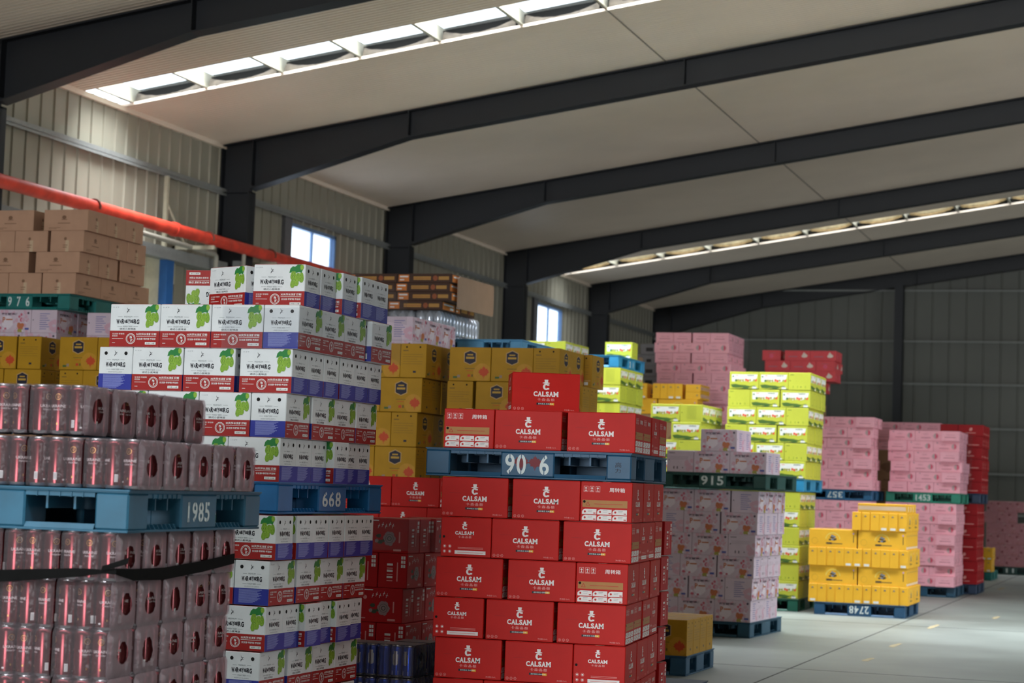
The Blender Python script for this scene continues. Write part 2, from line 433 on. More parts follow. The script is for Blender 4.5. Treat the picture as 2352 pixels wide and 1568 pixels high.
# --- red cartons with a peony
PG, PL = P('peony_grey', (160, 128, 130)), P('peony_leaf', (58, 66, 46))
def peony_L(F, rnd):
    for i in range(8): F.blob(.42 + .4 * (rnd.random() - .4), .38 + .25 * (rnd.random() - .5), .09, PL, rnd, 6, .5, .6)
    F.up()
    for i in range(7): F.blob(.56 + .07 * math.cos(i), .42 + .12 * math.sin(i * 1.0), .10, PG, rnd, 9)
    F.blob(.26, .34, .06, PG, rnd); F.up(); F.ring(.56, .42, .07, .05, PL, 9); F.ring(.56, .42, .13, .12, PL, 9)
    for (x, y) in [(.30, .76), (.39, .80), (.47, .76), (.56, .82), (.63, .77)]:
        F.poly([(x - .02, y - .05), (x - .012, y - .05), (x + .02, y + .08), (x + .01, y + .08)], HT); F.rect(x - .02, y + .01, x + .03, y + .025, HT)
    F.disc(.12, .72, .06, PK, 12); F.rect(.05, .92, .3, .95, HT); F.rect(.66, .06, .84, .12, PK); F.rect(.03, .10, .14, .13, PK); F.rect(.78, .3, .81, .62, PK)
def peony_S(F, rnd, second=False):
    for i in range(6): F.rect(.3, .2 + i * .09, .5, .23 + i * .09 + .03 * (i % 2), HT if i % 2 else PK)
    F.rect(.64, .2, .68, .75, PK)
    for x in (.8, .88):
        for y in (.6, .72, .84): F.rect(x - .02, y, x + .045, y + .09, HT)
# --- small pink cartons
NP, NQ = P('candy_rose', (228, 92, 122)), P('candy_line', (190, 108, 124))
def pink_L(F, rnd):
    F.disc(.80, .52, .27, P('candy_pale', (196, 170, 172)), 16); F.up(); F.poly([(.80, .79), (.84, .76), (.885, .6), (.885, .42), (.84, .28), (.80, .25)], NP)
    F.rect(.22, .30, .60, .36, NQ); F.disc(.15, .86, .05, FT, 6); F.rect(.3, .66, .5, .69, NQ)
def pink_S(F, rnd, second=False): F.rect(.2, .36, .8, .42, NQ); F.rect(.3, .6, .75, .63, NQ); F.rect(.15, .08, .85, .1, NQ)
# --- coral cartons with whipped cream
def coral_L(F, rnd):
    F.poly([(.68, .36), (.66, .50), (.70, .58), (.72, .7), (.76, .86), (.80, .72), (.86, .62), (.90, .52), (.88, .38), (.78, .30)], P('cream', (240, 226, 214)))
    F.rect(.15, .36, .5, .46, NQ)
def coral_S(F, rnd, second=False): F.disc(.5, .45, .22, NP, 12); F.rect(.3, .72, .7, .76, NQ)
def deep_L(F, rnd):
    F.blob(.5, .6, .16, PK, rnd, 7, .5); F.rect(.3, .25, .7, .31, PK)
def deep_S(F, rnd, second=False): F.rect(.25, .3, .8, .5, TAN) if second else F.rect(.2, .2, .8, .28, PK)
# --- honey yellow gift cartons (long face / narrow end)
BE, BB = P('bee_brown', (78, 66, 52)), P('bee_blue', (118, 134, 158))
def bee(F, cx, cy, s):
    k = F.h / F.w
    for dx, dy, m in [(-.9, -.5, BE), (-.55, .2, BE), (-.2, .7, BB), (.1, .1, BE), (.45, .4, BB), (.8, -.3, BE), (.4, -.5, BE), (-.1, -.4, BB)]:
        F.disc(cx + dx * s * k, cy + dy * s, s * .42, m, 7, .7)
def honey_L(F, rnd):
    for i in range(10):
        a0, a1 = PI * i / 10, PI * (i + 1) / 10; k = F.h / F.w
        F.poly([(.5 + .42 * k * math.cos(a0), .46 + .38 * math.sin(a0)), (.5 + .42 * k * math.cos(a1), .46 + .38 * math.sin(a1)), (.5 + .36 * k * math.cos(a1), .46 + .32 * math.sin(a1)), (.5 + .36 * k * math.cos(a0), .46 + .32 * math.sin(a0))], P('honey_pale', (238, 206, 96)))
    bee(F, .5, .52, .18); F.rect(.36, .18, .48, .28, BE); F.rect(.48, .2, .70, .24, BE); F.ring(.12, .34, .18, .165, P('honey_line', (200, 150, 48)))
    F.disc(.93, .80, .05, P('honey_violet', (206, 160, 200)), 8); F.rect(.925, .3, .94, .72, BE)
def honey_S(F, rnd, second=False):
    bee(F, .45, .78, .055)
    if not second: F.rect(.2, .05, .78, .17, WHITE)
# --- brown cardboard
KD, KT = P('kraft_ink', (130, 96, 74)), mat('packing_tape', (206, 178, 148), .12, var=.02)
def kraft_L(F, rnd):
    F.disc(.46, .64, .12, KD, 9, .8); F.rect(.40, .52, .53, .55, KD); F.rect(.32, .34, .60, .375, KD); F.rect(.12, .14, .38, .16, KD); F.rect(.12, .08, .3, .1, KD)
def kraft_S(F, rnd, second=False):
    F.rect(.46, .0, .56, .55, KT); F.up(); F.disc(.45, .62, .08, KD, 8); F.rect(.38, .2, .5, .23, KD); F.rect(.38, .3, .52, .33, KD)
# --- near-black cartons with tan discs, dark trays with orange labels
GT = P('char_tan', (168, 140, 112))
def char_L(F, rnd): F.disc(.35, .5, .26, GT, 14); F.rect(.6, .3, .8, .6, P('char_ink', (40, 38, 38)))
def char_S(F, rnd, second=False): F.rect(.3, .3, .7, .65, P('char_ink', (40, 38, 38)))
TO, TG, TRD = P('tray_orange', (206, 120, 52)), P('tray_gold', (178, 132, 66)), P('tray_rust', (150, 82, 48))
def tray_L(F, rnd):
    F.rect(.03, .12, .22, .88, TO); F.rect(.3, .3, .62, .7, TG); F.disc(.7, .5, .3, TRD, 10); F.rect(.76, .3, .95, .7, TG); F.up(); F.rect(.05, .6, .2, .75, WHITE); F.rect(.05, .25, .13, .38, WHITE); F.rect(.3, .46, .62, .52, TRD)
def tray_S(F, rnd, second=False): F.rect(.06, .1, .94, .9, TO); F.up(); F.rect(.15, .6, .85, .75, WHITE); F.rect(.6, .2, .85, .45, WHITE)

# kind: long side, short side, height, board colour, art on the long face, art on the narrow face, name, label words, category
KINDS = {
 'hop':    (.254, .170, .194, (226, 230, 232), hop_L, hop_S, 'beer_carton', 'white carton with green hops', 'carton'),
 'hat':    (.342, .258, .196, (190, 26, 20), hat_L, hat_S, 'beer_carton', 'red top-hat carton', 'carton'),
 'maple':  (.330, .205, .253, (178, 134, 32), maple_L, maple_S, 'beer_carton', 'yellow maple-leaf carton', 'carton'),
 'floral': (.340, .253, .198, FB, floral_L, floral_S, 'drinks_carton', 'pale pink blossom carton', 'carton'),
 'dusky':  (.340, .253, .198, (176, 122, 130), dusky_L, dusky_S, 'drinks_carton', 'dusky pink blossom carton', 'carton'),
 'lime':   (.338, .255, .198, (190, 196, 70), lime_L, lime_S, 'fruit_carton', 'lime green fruit carton', 'carton'),
 'peony':  (.254, .172, .190, (186, 20, 26), peony_L, peony_S, 'beer_carton', 'red peony carton', 'carton'),
 'pink':   (.350, .250, .139, (250, 182, 198), pink_L, pink_S, 'small_carton', 'candy pink carton', 'carton'),
 'coral':  (.350, .250, .139, (224, 84, 90), coral_L, coral_S, 'small_carton', 'coral cream-swirl carton', 'carton'),
 'deep':   (.350, .250, .160, (166, 22, 30), deep_L, deep_S, 'small_carton', 'deep red carton', 'carton'),
 'honey':  (.530, .098, .200, (240, 182, 54), honey_L, honey_S, 'gift_carton', 'honey yellow bee carton', 'carton'),
 'kraft':  (.500, .330, .215, (188, 148, 122), kraft_L, kraft_S, 'cardboard_box', 'plain brown cardboard box', 'box'),
 'char':   (.350, .260, .150, (122, 122, 126), char_L, char_S, 'small_carton', 'dark grey carton', 'carton'),
 'tray':   (.560, .380, .092, (74, 52, 42), tray_L, tray_S, 'drinks_tray', 'dark brown orange-labelled tray', 'tray'),
}
_cmesh = {}
def carton_mesh(kind, var=0):
    k = (kind, var)
    if k in _cmesh: return _cmesh[k]
    L, W, H, col, aL, aS, nm = KINDS[kind][:7]
    rnd = random.Random(hash(kind) % 1000 if False else sum(map(ord, kind)) + var)
    mb = MB(); m = body(kind, col)
    if kind == 'hop': m = body('hop', col)
    mb.rbox(-L / 2, -W / 2, 0, L / 2, W / 2, H, m, .003)
    for (org, ux, ww, nrm, art, arg) in [
        ((-L / 2, -W / 2, 0), (1, 0, 0), L, (0, -1, 0), aL, None), ((L / 2, W / 2, 0), (-1, 0, 0), L, (0, 1, 0), aL, None),
        ((L / 2, -W / 2, 0), (0, 1, 0), W, (1, 0, 0), aS, False), ((-L / 2, W / 2, 0), (0, -1, 0), W, (-1, 0, 0), aS, True)]:
        F = Face(mb, org, ux, ww, H, nrm)
        art(F, rnd) if arg is None else art(F, rnd, arg)
    # closed flaps and tape on the lid
    T = body(kind + '_lid', tuple(int(c * .9) for c in ((186, 44, 48) if kind == 'hop' else col)))
    mb.box(-L / 2 + .004, -W / 2 + .004, H, L / 2 - .004, -.0012, H + .0012, T); mb.box(-L / 2 + .004, .0012, H, L / 2 - .004, W / 2 - .004, H + .0012, T)
    mb.box(-L / 2 + .004, -.022, H + .0012, L / 2 - .004, .022, H + .0016, KT)
    _cmesh[k] = mb.mesh(nm)
    return _cmesh[k]

# ------------------------------------------------------------------ pallets
def pallet_mats(c): return mat('pallet_' + '_'.join(map(str, c)), tuple(int(v * .86) for v in c), .5, var=.16, bump=.15, scale=7)
PW, PD, PH = 1.0, 1.2, .140
STENCIL = P('stencil', (214, 224, 224))
_pal = {}
def make_pallet(col):
    if col in _pal: return _pal[col]
    m = pallet_mats(col)
    d = MB()
    d.rbox(-PW, 0, PH - .012, 0, PD, PH, m, .003)
    d.rbox(-PW - .004, -.004, PH - .005, .004, PD + .004, PH + .001, m, .001)
    bx = [(-PW, -PW + .122), (-.63, -.37), (-.122, 0)]; by = [(0, .16), (.44, .76), (1.04, PD)]
    ox = [(-PW + .122, -.63), (-.37, -.122)]; oy = [(.16, .44), (.76, 1.04)]
    for a, b in ox:                                             # ribs hanging under the deck, front and back
        d.box(a, .004, PH - .026, b, .012, PH - .012, m); d.box(a, PD - .012, PH - .026, b, PD - .004, PH - .012, m)
        for i in range(1, 6):
            x = a + (b - a) * i / 6; d.box(x - .0015, .0, PH - .028, x + .0015, .05, PH - .012, m)
    for a, b in oy:
        d.box(-.012, a, PH - .026, -.004, b, PH - .012, m)
        for i in range(1, 7):
            y = a + (b - a) * i / 7; d.box(-.05, y - .0015, PH - .028, 0, y + .0015, PH - .012, m)
    for i in range(1, 8): d.box(-PW + .02, i * .15 - .01, PH - .03, -.02, i * .15 + .01, PH - .012, m)
    for yy in (.26, .36, .60, .86, .96): d.box(-PW + .02, yy - .004, PH - .068, -.02, yy + .004, PH - .012, m)
    for xx in (-.80, -.70, -.5, -.3, -.2): d.box(xx - .004, .02, PH - .068, xx + .004, PD - .02, PH - .012, m)
    for a, b in ox: d.box(a - .01, .596, .01, b + .01, .604, PH - .012, m)  # inner walls added across the fork pockets so the openings stay dark
    for a, b in oy: d.box(-.504, a - .01, .01, -.496, b + .01, PH - .012, m)
    u = MB()
    for a, b in [(0, .1), (.5, .7), (1.1, PD)]: u.rbox(-PW, a, 0, 0, b, .008, m, .002)
    for a, b in [(-PW, -PW + .1), (-.6, -.4), (-.1, 0)]: u.rbox(a, 0.001, .001, b, PD - .001, .009, m, .002)
    for a, b in ox:
        u.prism([(0, .008), (.012, .026), (.02, .026), (.02, .008)], 0, a, b, m)
        for i in range(1, 7):
            x = a + (b - a) * i / 7; u.prism([(.002, .008), (.05, .008), (.05, .026), (.012, .026)], 0, x - .002, x + .002, m)
    for a, b in oy:
        u.box(-.03, a, .008, -.022, b, .026, m)
        for i in range(1, 8):
            y = a + (b - a) * i / 8; u.prism([(-.002, .008), (-.03, .008), (-.03, .026), (-.014, .026)], 1, y - .002, y + .002, m)
    blocks = []
    bm_ = MB(); bm_.rbox(0, 0, 0, .118, .158, PH - .012 - .008, m, .006); blocks.append(bm_.mesh('support_block'))
    bm2 = MB(); bm2.rbox(0, 0, 0, .26, .158, PH - .020, m, .006); blocks.append(bm2.mesh('support_block'))
    bm3 = MB(); bm3.rbox(0, 0, 0, .118, .32, PH - .020, m, .006); blocks.append(bm3.mesh('support_block'))
    bm4 = MB(); bm4.rbox(0, 0, 0, .26, .32, PH - .020, m, .006); blocks.append(bm4.mesh('support_block'))
    _pal[col] = (d.mesh('top_deck'), u.mesh('bottom_frame'), blocks)
    return _pal[col]
def pallet(col, label, group, loc, rz, number=None, face='front', flip=False, extra=None):
    dk, fr, bl = make_pallet(col)
    t = empty('plastic_pallet', loc, rz); tag(t, label, 'pallet', group)
    link('top_deck', dk, t); link('bottom_frame', fr, t)
    for i, x in enumerate((-PW, -.63, -.118)):
        for j, y in enumerate((0.0, .44, PD - .158)):
            o = link('support_block', bl[(1 if i == 1 else 0) + (2 if j == 1 else 0)], t); o.location = (x, y, .0085)
    if number:
        n = MB()
        if face == 'front': F = Face(n, (-.63, -.001, .008), (1, 0, 0), .26, PH - .02, (0, -1, 0))
        else: F = Face(n, (.001, .44, .008), (0, 1, 0), .32, PH - .02, (1, 0, 0))
        x0, x1, y0, y1 = (.06, .92, .18, .88) if face == 'front' else (.1, .8, .2, .78)
        if extra == 'maple':
            maple_leaf(F, .38, .55, .4, P('stencil_red', (120, 30, 40))); maple_leaf(F, .64, .55, .35, P('stencil_red', (120, 30, 40))); F.up()
            y0, y1 = .1, .92
        nn = len(number); ww = (x1 - x0) / nn
        for i, ch in enumerate(number if not flip else number[::-1]):
            if ch == ' ': continue
            sq_ = .28 if ch == '1' else 0
            F.text(ch, x0 + ww * (i + .1 + sq_), y0, x0 + ww * (i + .92 - sq_), y1, STENCIL, .02, flip)
        F.up()
        for i in range(nn):                                       # gaps of the stencil
            xm = x0 + ww * (i + .5); F.rect(xm - .008, y0, xm + .008, y0 + (y1 - y0) * .2, pallet_mats(col)); F.rect(xm - .008, y0 + (y1 - y0) * .8, xm + .008, y1, pallet_mats(col))
        if extra == 'maple':
            G = Face(n, (-.118, -.001, .008), (1, 0, 0), .118, PH - .02, (0, -1, 0)); G.text('高', .35, .5, .6, .72, BLACK); G.text('力', .35, .28, .58, .46, BLACK)
        tag(n.build('painted_number', t), 'white stencilled number ' + number)
    return t

# ------------------------------------------------------------------ stacks
ORD = ['top', 'second', 'third', 'fourth', 'fifth', 'sixth', 'seventh', 'eighth', 'ninth', 'tenth', 'eleventh', 'twelfth', 'thirteenth', 'fourteenth']
NTH = ['corner', 'second', 'third', 'fourth', 'fifth', 'sixth', 'seventh', 'eighth', 'ninth', 'tenth', 'eleventh', 'twelfth', 'thirteenth', 'fourteenth', 'fifteenth']
_proto = {}
def carton(kind, cx, cy, z, rot, base, brz, label, group, tilt=(0, 0)):
    L, W, H, col, aL, aS, nm, words_, cat = KINDS[kind]
    p = Vector((base[0], base[1], 0)) + Matrix.Rotation(brz, 3, 'Z') @ Vector((cx, cy, z))
    if kind in _proto:
        o = _proto[kind].copy(); COL.objects.link(o)
    else:
        o = link(nm, carton_mesh(kind)); _proto[kind] = o
    o.location = p; o.rotation_euler = (tilt[0], tilt[1], brz + rot)
    tag(o, label, cat, group)
    return o
def parse(s):
    out = []
    for t in s.split():
        g, off = 0.0, 0.0
        if '|' in t: t, b = t.split('|'); off = float(b)
        if '+' in t: t, a = t.split('+'); g = float(a)
        out.append((t, g, off))
    return out
GAP = .003
def load(kind, base, rz, z, rows, where, dx=0.0, dy=0.0, top_first=True, pitch=None):
    """rows listed from the top; each row = (front tokens right to left, side tokens front to back[, dx[, dy]])"""
    L, W, H = KINDS[kind][:3]; pitch = pitch or H + .002
    n = len(rows)
    words_ = KINDS[kind][7]
    grp = '%s %s' % (words_.replace('carton', 'cartons', 1) if 'carton' in words_ else words_.replace('box', 'boxes').replace('tray', 'trays', 1), where)
    rnd = random.Random(int(abs(base[0] * 77 + base[1] * 13 + z * 31)))
    for ri, row in enumerate(rows):
        fr, sd = row[0], row[1]; rdx = row[2] if len(row) > 2 else 0; rdy = row[3] if len(row) > 3 else 0
        zz = z + (n - 1 - ri) * pitch
        x = dx + rdx; y0 = dy + rdy; cdep = None; cornx = x
        rname = ('top row' if ri == 0 else ORD[ri] + ' row down')
        for i, (t, g, off) in enumerate(parse(fr)):
            w_, d_ = (L, W) if t == 'L' else (W, L)
            if t == 'x': x -= g; continue
            x -= g + w_
            rot = {'L': 0, 'S': -PI / 2, 's': PI / 2}[t]
            j = (rnd.random() - .5) * .006
            carton(kind, x + w_ / 2, y0 + d_ / 2 + j + off, zz, rot + (rnd.random() - .5) * .006, base, rz,
                   '%s %s, %s, %s' % (words_, where, rname, 'front corner' if i == 0 else NTH[i] + ' leftwards'), grp)
            if cdep is None: cdep = d_
            x -= GAP
        y = y0 + (cdep or 0) + GAP
        for i, (t, g, off) in enumerate(parse(sd)):
            w_, d_ = (W, L) if t == 'L' else (L, W)
            y += g
            rot = {'L': PI / 2, 'S': 0, 's': PI}[t]
            j = (rnd.random() - .5) * .008
            carton(kind, cornx - w_ / 2 + j + off, y + d_ / 2, zz, rot + (rnd.random() - .5) * .006, base, rz,
                   '%s %s, %s, %s on right side' % (words_, where, rname, NTH[i + 1]), grp)
            y += d_ + GAP
def AB(n, start='A', A=('S L L', 'L L'), B=('L L S', 'S S S'), jit=.0, seed=1):
    r = random.Random(seed); out = []
    for i in range(n):
        a = A if (i % 2 == 0) == (start == 'A') else B
        out.append((a[0], a[1], (r.random() - .5) * jit, (r.random() - .5) * jit))
    return out

BLUE, BLUE2, TEAL, GREEN, SKY, NAVY, STEEL = (28, 84, 124), (20, 118, 186), (26, 128, 124), (20, 84, 78), (44, 158, 214), (26, 62, 100), (40, 96, 132)
PGRP = 'plastic pallets under the loads'

# ---- room
def structure(o): return tag(o, kind='structure')
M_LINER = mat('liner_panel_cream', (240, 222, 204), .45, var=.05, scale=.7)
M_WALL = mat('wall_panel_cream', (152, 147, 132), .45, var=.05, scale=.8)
M_STEEL = mat('frame_steel_dark', (21, 24, 30), .5, var=.1, scale=3)
M_GIRT = mat('girt_galvanised', (150, 152, 150), .4, metal=.3, var=.06)
M_PURL = mat('purlin_cream', (190, 186, 170), .5)
# floor: concrete with saw cuts and worn yellow paint
mf = mat('floor_concrete', (134, 141, 137), .5, var=.12, bump=.05, scale=.9)
nt = mf.node_tree; b = nt.nodes['Principled BSDF']; src = b.inputs['Base Color'].links[0].from_socket
tc = nt.nodes.new('ShaderNodeTexCoord'); n2 = nt.nodes.new('ShaderNodeTexNoise'); n2.inputs['Scale'].default_value = .35; n2.inputs['Detail'].default_value = 8
nt.links.new(tc.outputs['Object'], n2.inputs['Vector'])
mx = nt.nodes.new('ShaderNodeMixRGB'); mx.blend_type = 'MULTIPLY'; mx.inputs[0].default_value = .7
cr = nt.nodes.new('ShaderNodeValToRGB'); cr.color_ramp.elements[0].position = .35; cr.color_ramp.elements[0].color = (.5, .5, .48, 1); cr.color_ramp.elements[1].position = .6
nt.links.new(n2.outputs['Fac'], cr.inputs['Fac']); nt.links.new(src, mx.inputs[1]); nt.links.new(cr.outputs['Color'], mx.inputs[2]); nt.links.new(mx.outputs[0], b.inputs['Base Color'])
f = MB(); f.box(XW - .3, YB - 6, -.15, XE + .3, Y_END + .3, 0, mf)
JT = mat('floor_joint', (60, 60, 58), .9)
structure(f.build('floor'))
f = MB()
for k in range(-2, 8): f.box(XW, 3.1 + 6 * k, 0, XE, 3.106 + 6 * k, .0012, JT)
for xx in (-8.8, -2.79, 3.2, 9.2): f.box(xx, YB, 0, xx + .014, Y_END, .0012, JT)
structure(f.build('trim_1'))
PNT = mat('worn_yellow_paint', (160, 148, 118), .8, var=.25, scale=30)
f = MB()
for (x, y, l) in [(-2.43, 17.9, .5), (-2.44, 20.8, .7), (-2.41, 16.2, .35), (-2.0, 23.2, .5), (-2.6, 31.0, .8)]:
    f.add([(x, y, .0015), (x + .05, y - .02, .0015), (x + .06, y + l, .0015), (x + .02, y + l * 1.1, .0015), (x - .01, y + l * .5, .0015)], [(0, 1, 2, 3, 4)], PNT)
structure(f.build('trim_2'))

def rib_sheet(axis_len, period, h, w_, m):
    pass
# ceiling liner: ribs run up the slope; gaps left for the skylight strips
def ceil_band(mb, y0, y1):
    ys = []; y = y0
    prof = [(0, 0), (.055, 0), (.064, .016), (.081, .016), (.09, 0)]
    while y < y1 - 1e-6:
        for p in prof[:-1]:
            if y + p[0] < y1: ys.append((y + p[0], p[1]))
        y += .09
    ys.append((y1, 0))
    for s in (0, 1):
        xa, xb = (XW, RIDGE_X) if s == 0 else (RIDGE_X, XE)
        vs = []
        for (yy, dz) in ys: vs += [(xa, yy, zroof(xa) + dz), (xb, yy, zroof(xb) + dz)]
        mb.add(vs, [(2 * i, 2 * i + 1, 2 * i + 3, 2 * i + 2) for i in range(len(ys) - 1)], M_LINER)
    # the thickness seen at the cut edges
    for yy in (y0, y1):
        for xa, xb in ((XW, RIDGE_X), (RIDGE_X, XE)):
            mb.add([(xa, yy, zroof(xa)), (xb, yy, zroof(xb)), (xb, yy, zroof(xb) + .03), (xa, yy, zroof(xa) + .03)], [(0, 1, 2, 3)], M_LINER)
c = MB(); prev = YB
for a, b_ in STRIPS + [(Y_END, None)]:
    ceil_band(c, prev, a if b_ else Y_END); prev = b_
structure(c.build('ceiling'))
# lap joints of the liner sheets, lines across the ribs
c = MB()
for xx in (-6.25, -.6):
    c.add([(xx, YB, zroof(xx) - .003), (xx + .018, YB, zroof(xx) - .003), (xx + .018, Y_END, zroof(xx) - .003), (xx, Y_END, zroof(xx) - .003)], [(0, 1, 2, 3)], mat('lap_joint', (120, 108, 98), .7))
# outer roof above, open over the strips
M_OUT = mat('outer_roof', (70, 70, 66), .8)
DZ = .25
c2 = MB(); prev = YB - .3
for a, b_ in STRIPS + [(Y_END + .3, None)]:
    e = a - .05 if b_ else a
    for xa, xb in ((XW - .3, RIDGE_X), (RIDGE_X, XE + .3)):
        c2.add([(xa, prev, zroof(xa) + DZ), (xb, prev, zroof(xb) + DZ), (xb, e, zroof(xb) + DZ), (xa, e, zroof(xa) + DZ),
                (xa, prev, zroof(xa) + DZ + .05), (xb, prev, zroof(xb) + DZ + .05), (xb, e, zroof(xb) + DZ + .05), (xa, e, zroof(xa) + DZ + .05)],
               [(0, 1, 2, 3), (7, 6, 5, 4), (0, 4, 5, 1), (3, 2, 6, 7)], M_OUT)
    prev = (b_ or 0) + .42
structure(c2.build('ceiling_roof_deck'))
# translucent skylight sheets
def clear(name, col, a, rough=.08):
    m = bpy.data.materials.new(name); m.use_nodes = True; nt = m.node_tree
    for n in list(nt.nodes): nt.nodes.remove(n)
    o = nt.nodes.new('ShaderNodeOutputMaterial'); t = nt.nodes.new('ShaderNodeBsdfTransparent'); g = nt.nodes.new('ShaderNodeBsdfPrincipled')
    t.inputs[0].default_value = (*[.5 + .5 * v for v in lin(col)], 1)
    g.inputs['Base Color'].default_value = (*lin(col), 1); g.inputs['Roughness'].default_value = rough
    nz = nt.nodes.new('ShaderNodeTexNoise'); nz.inputs['Scale'].default_value = 25; tc_ = nt.nodes.new('ShaderNodeTexCoord'); nt.links.new(tc_.outputs['Object'], nz.inputs['Vector'])
    bp = nt.nodes.new('ShaderNodeBump'); bp.inputs['Strength'].default_value = .6; bp.inputs['Distance'].default_value = .01
    nt.links.new(nz.outputs['Fac'], bp.inputs['Height']); nt.links.new(bp.outputs['Normal'], g.inputs['Normal'])
    mx_ = nt.nodes.new('ShaderNodeMixShader'); mx_.inputs[0].default_value = a
    nt.links.new(t.outputs[0], mx_.inputs[1]); nt.links.new(g.outputs[0], mx_.inputs[2]); nt.links.new(mx_.outputs[0], o.inputs[0])
    return m
M_FRP = clear('skylight_sheet', (236, 242, 244), .12, .4)
s_ = MB()
for a, b_ in STRIPS:
    for xa, xb in ((XW, RIDGE_X), (RIDGE_X, XE)):
        s_.add([(xa, a - .05, zroof(xa) + DZ + .01), (xb, a - .05, zroof(xb) + DZ + .01), (xb, b_ + .42, zroof(xb) + DZ + .01), (xa, b_ + .42, zroof(xa) + DZ + .01)], [(0, 1, 2, 3)], M_FRP)
structure(s_.build('window_3'))
# purlins crossing the skylight strips and the sagging insulation between them
M_INS = mat('insulation_felt', (62, 55, 46), .95, var=.35, bump=1.0, scale=14)
pur = MB(); PX = [XW + .13 + 1.005 * k for k in range(28)]
pproto = None
for a, b_ in STRIPS[1:]:
    for k, px in enumerate(PX[:15]):
        q = MB(); z0 = zroof(px)
        q.box(px, a - .25, z0 + .032, px + .05, b_ + .6, z0 + .038, M_PURL)          # lower flange
        q.box(px, a - .25, z0 + .032, px + .004, b_ + .6, z0 + .225, M_PURL)        # web
        q.box(px - .04, a - .25, z0 + .221, px + .004, b_ + .6, z0 + .228, M_PURL)
        o = q.build('trim_purlin'); structure(o)
for a, b_ in STRIPS[2:]:
    for k in range(14):
        q = MB(); x0, x1 = PX[k] + .06, PX[k + 1] - .05; rr = random.Random(k + int(a))
        n = 18; vs = []; far = a > 30
        for i in range(n + 1):
            t = i / n; x = x0 + (x1 - x0) * t; sg = math.sin(PI * t) ** .8
            if not far:
                h = .03 + .085 * (1 - sg); col_ = [(b_ + .0, .0), (b_ + .02, .7 * h), (b_ + .05, h), (b_ + .10, h * 1.05), (b_ + .13, h * .9)]
            else:
                lo = .105 - .075 * sg; col_ = [(b_ + .16, lo + .02), (b_ + .10, lo), (b_ + .04, lo + .03), (b_ + .03, .15), (b_ + .10, .235)]
            for (yy, zz) in col_:
                j = (rr.random() - .5) * .02
                vs.append((x, yy + j * .6, zroof(x) + .032 + zz + (j if zz else 0) * .6))
        fs = [(i * 5 + j, i * 5 + j + 1, (i + 1) * 5 + j + 1, (i + 1) * 5 + j) for i in range(n) for j in range(4)]
        q.add(vs, fs, M_INS if not far else mat('insulation_tan', (176, 160, 124), .95, var=.3, bump=.8, scale=10), True)
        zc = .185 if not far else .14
        q.add([(x0 - .06, b_ + .16, zroof(x0) + .03), (x1 + .05, b_ + .16, zroof(x1) + .03), (x1 + .05, b_ + .16, zroof(x1) + zc), (x0 - .06, b_ + .16, zroof(x0) + zc)], [(0, 1, 2, 3)], mat('slot_shade_sheet', (24, 23, 21), .95))  # added near-black sheet, stands in for the shade under the roof deck
        tag(q.build('insulation_blanket'), 'grey felt sagging between purlins over %s skylight, %s bay from left wall' % ('near' if a < 30 else 'far', NTH[k] if k else 'first'), 'insulation', 'insulation blankets in the skylight slots')
structure(c.build('trim_3'))

# ---- walls
def ribbed_wall(mb, along, u0, u1, z0, ztop, fixed, m, holes=(), period=.28, sign=1, rib=.018):
    """vertical ribs; along 'y' or 'x'"""
    us = []; u = u0
    while u < u1 - .001:
        for p, d in ((0, 0), (.012, rib), (.028, rib), (.04, 0)): us.append((u + p, d))
        u += period
    us = [q for q in us if q[0] < u1] + [(u1, 0)]
    cuts = sorted(set([h[i] for h in holes for i in (0, 1)]))
    pts = []
    for q in us:
        pts.append(q)
    for cu in cuts: pts.append((cu, 0)); pts.sort()
    def P3(u_, d, z): return (fixed + sign * d, u_, z) if along == 'y' else (u_, fixed + sign * d, z)
    for (ua, da), (ub, db) in zip(pts, pts[1:]):
        um = (ua + ub) / 2; segs = [(z0, None)]
        hh = [h for h in holes if h[0] <= um <= h[1]]
        zt = ztop
        if hh:
            h = hh[0]
            parts = [(z0, h[2]), (h[3], None)]
        else: parts = [(z0, None)]
        for za, zb in parts:
            if zb is not None and zb <= za: continue
            t0 = zt(ua) if zb is None else zb; t1 = zt(ub) if zb is None else zb
            mb.add([P3(ua, da, za), P3(ub, db, za), P3(ub, db, t1), P3(ua, da, t0)], [(0, 1, 2, 3)], m)
WIN = [(26.5, 28.15, 3.3, 5.05), (38.35, 40.1, 3.3, 5.05)]
wl = MB(); ribbed_wall(wl, 'y', YB, Y_END, 0, lambda u: zroof(XW) + .03, XW, M_WALL, WIN, .28, 1, .02)
structure(wl.build('wall_left'))
we = MB()
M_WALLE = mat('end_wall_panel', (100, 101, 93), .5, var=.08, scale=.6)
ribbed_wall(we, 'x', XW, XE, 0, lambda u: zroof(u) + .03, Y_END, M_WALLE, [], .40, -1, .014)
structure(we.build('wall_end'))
wr = MB(); ribbed_wall(wr, 'y', YB, Y_END, 0, lambda u: zroof(XE) + .03, XE, M_WALL, [(23.0, 31.0, 0, 4.6), (12, 14, 3.3, 5.05), (38, 40, 3.3, 5.05)], .28, -1, .02)
structure(wr.build('wall_right'))
wb = MB(); ribbed_wall(wb, 'x', XW, XE, 0, lambda u: zroof(u) + .03, YB, M_WALL, [(-9.0, 2.0, 0, 5.0)], .28, 1, .02)
structure(wb.build('wall_back'))
# eave flashing
fl = MB(); fl.box(XW, YB, EAVE - .05, XW + .05, Y_END, EAVE + .01, M_LINER); structure(fl.build('trim_4'))
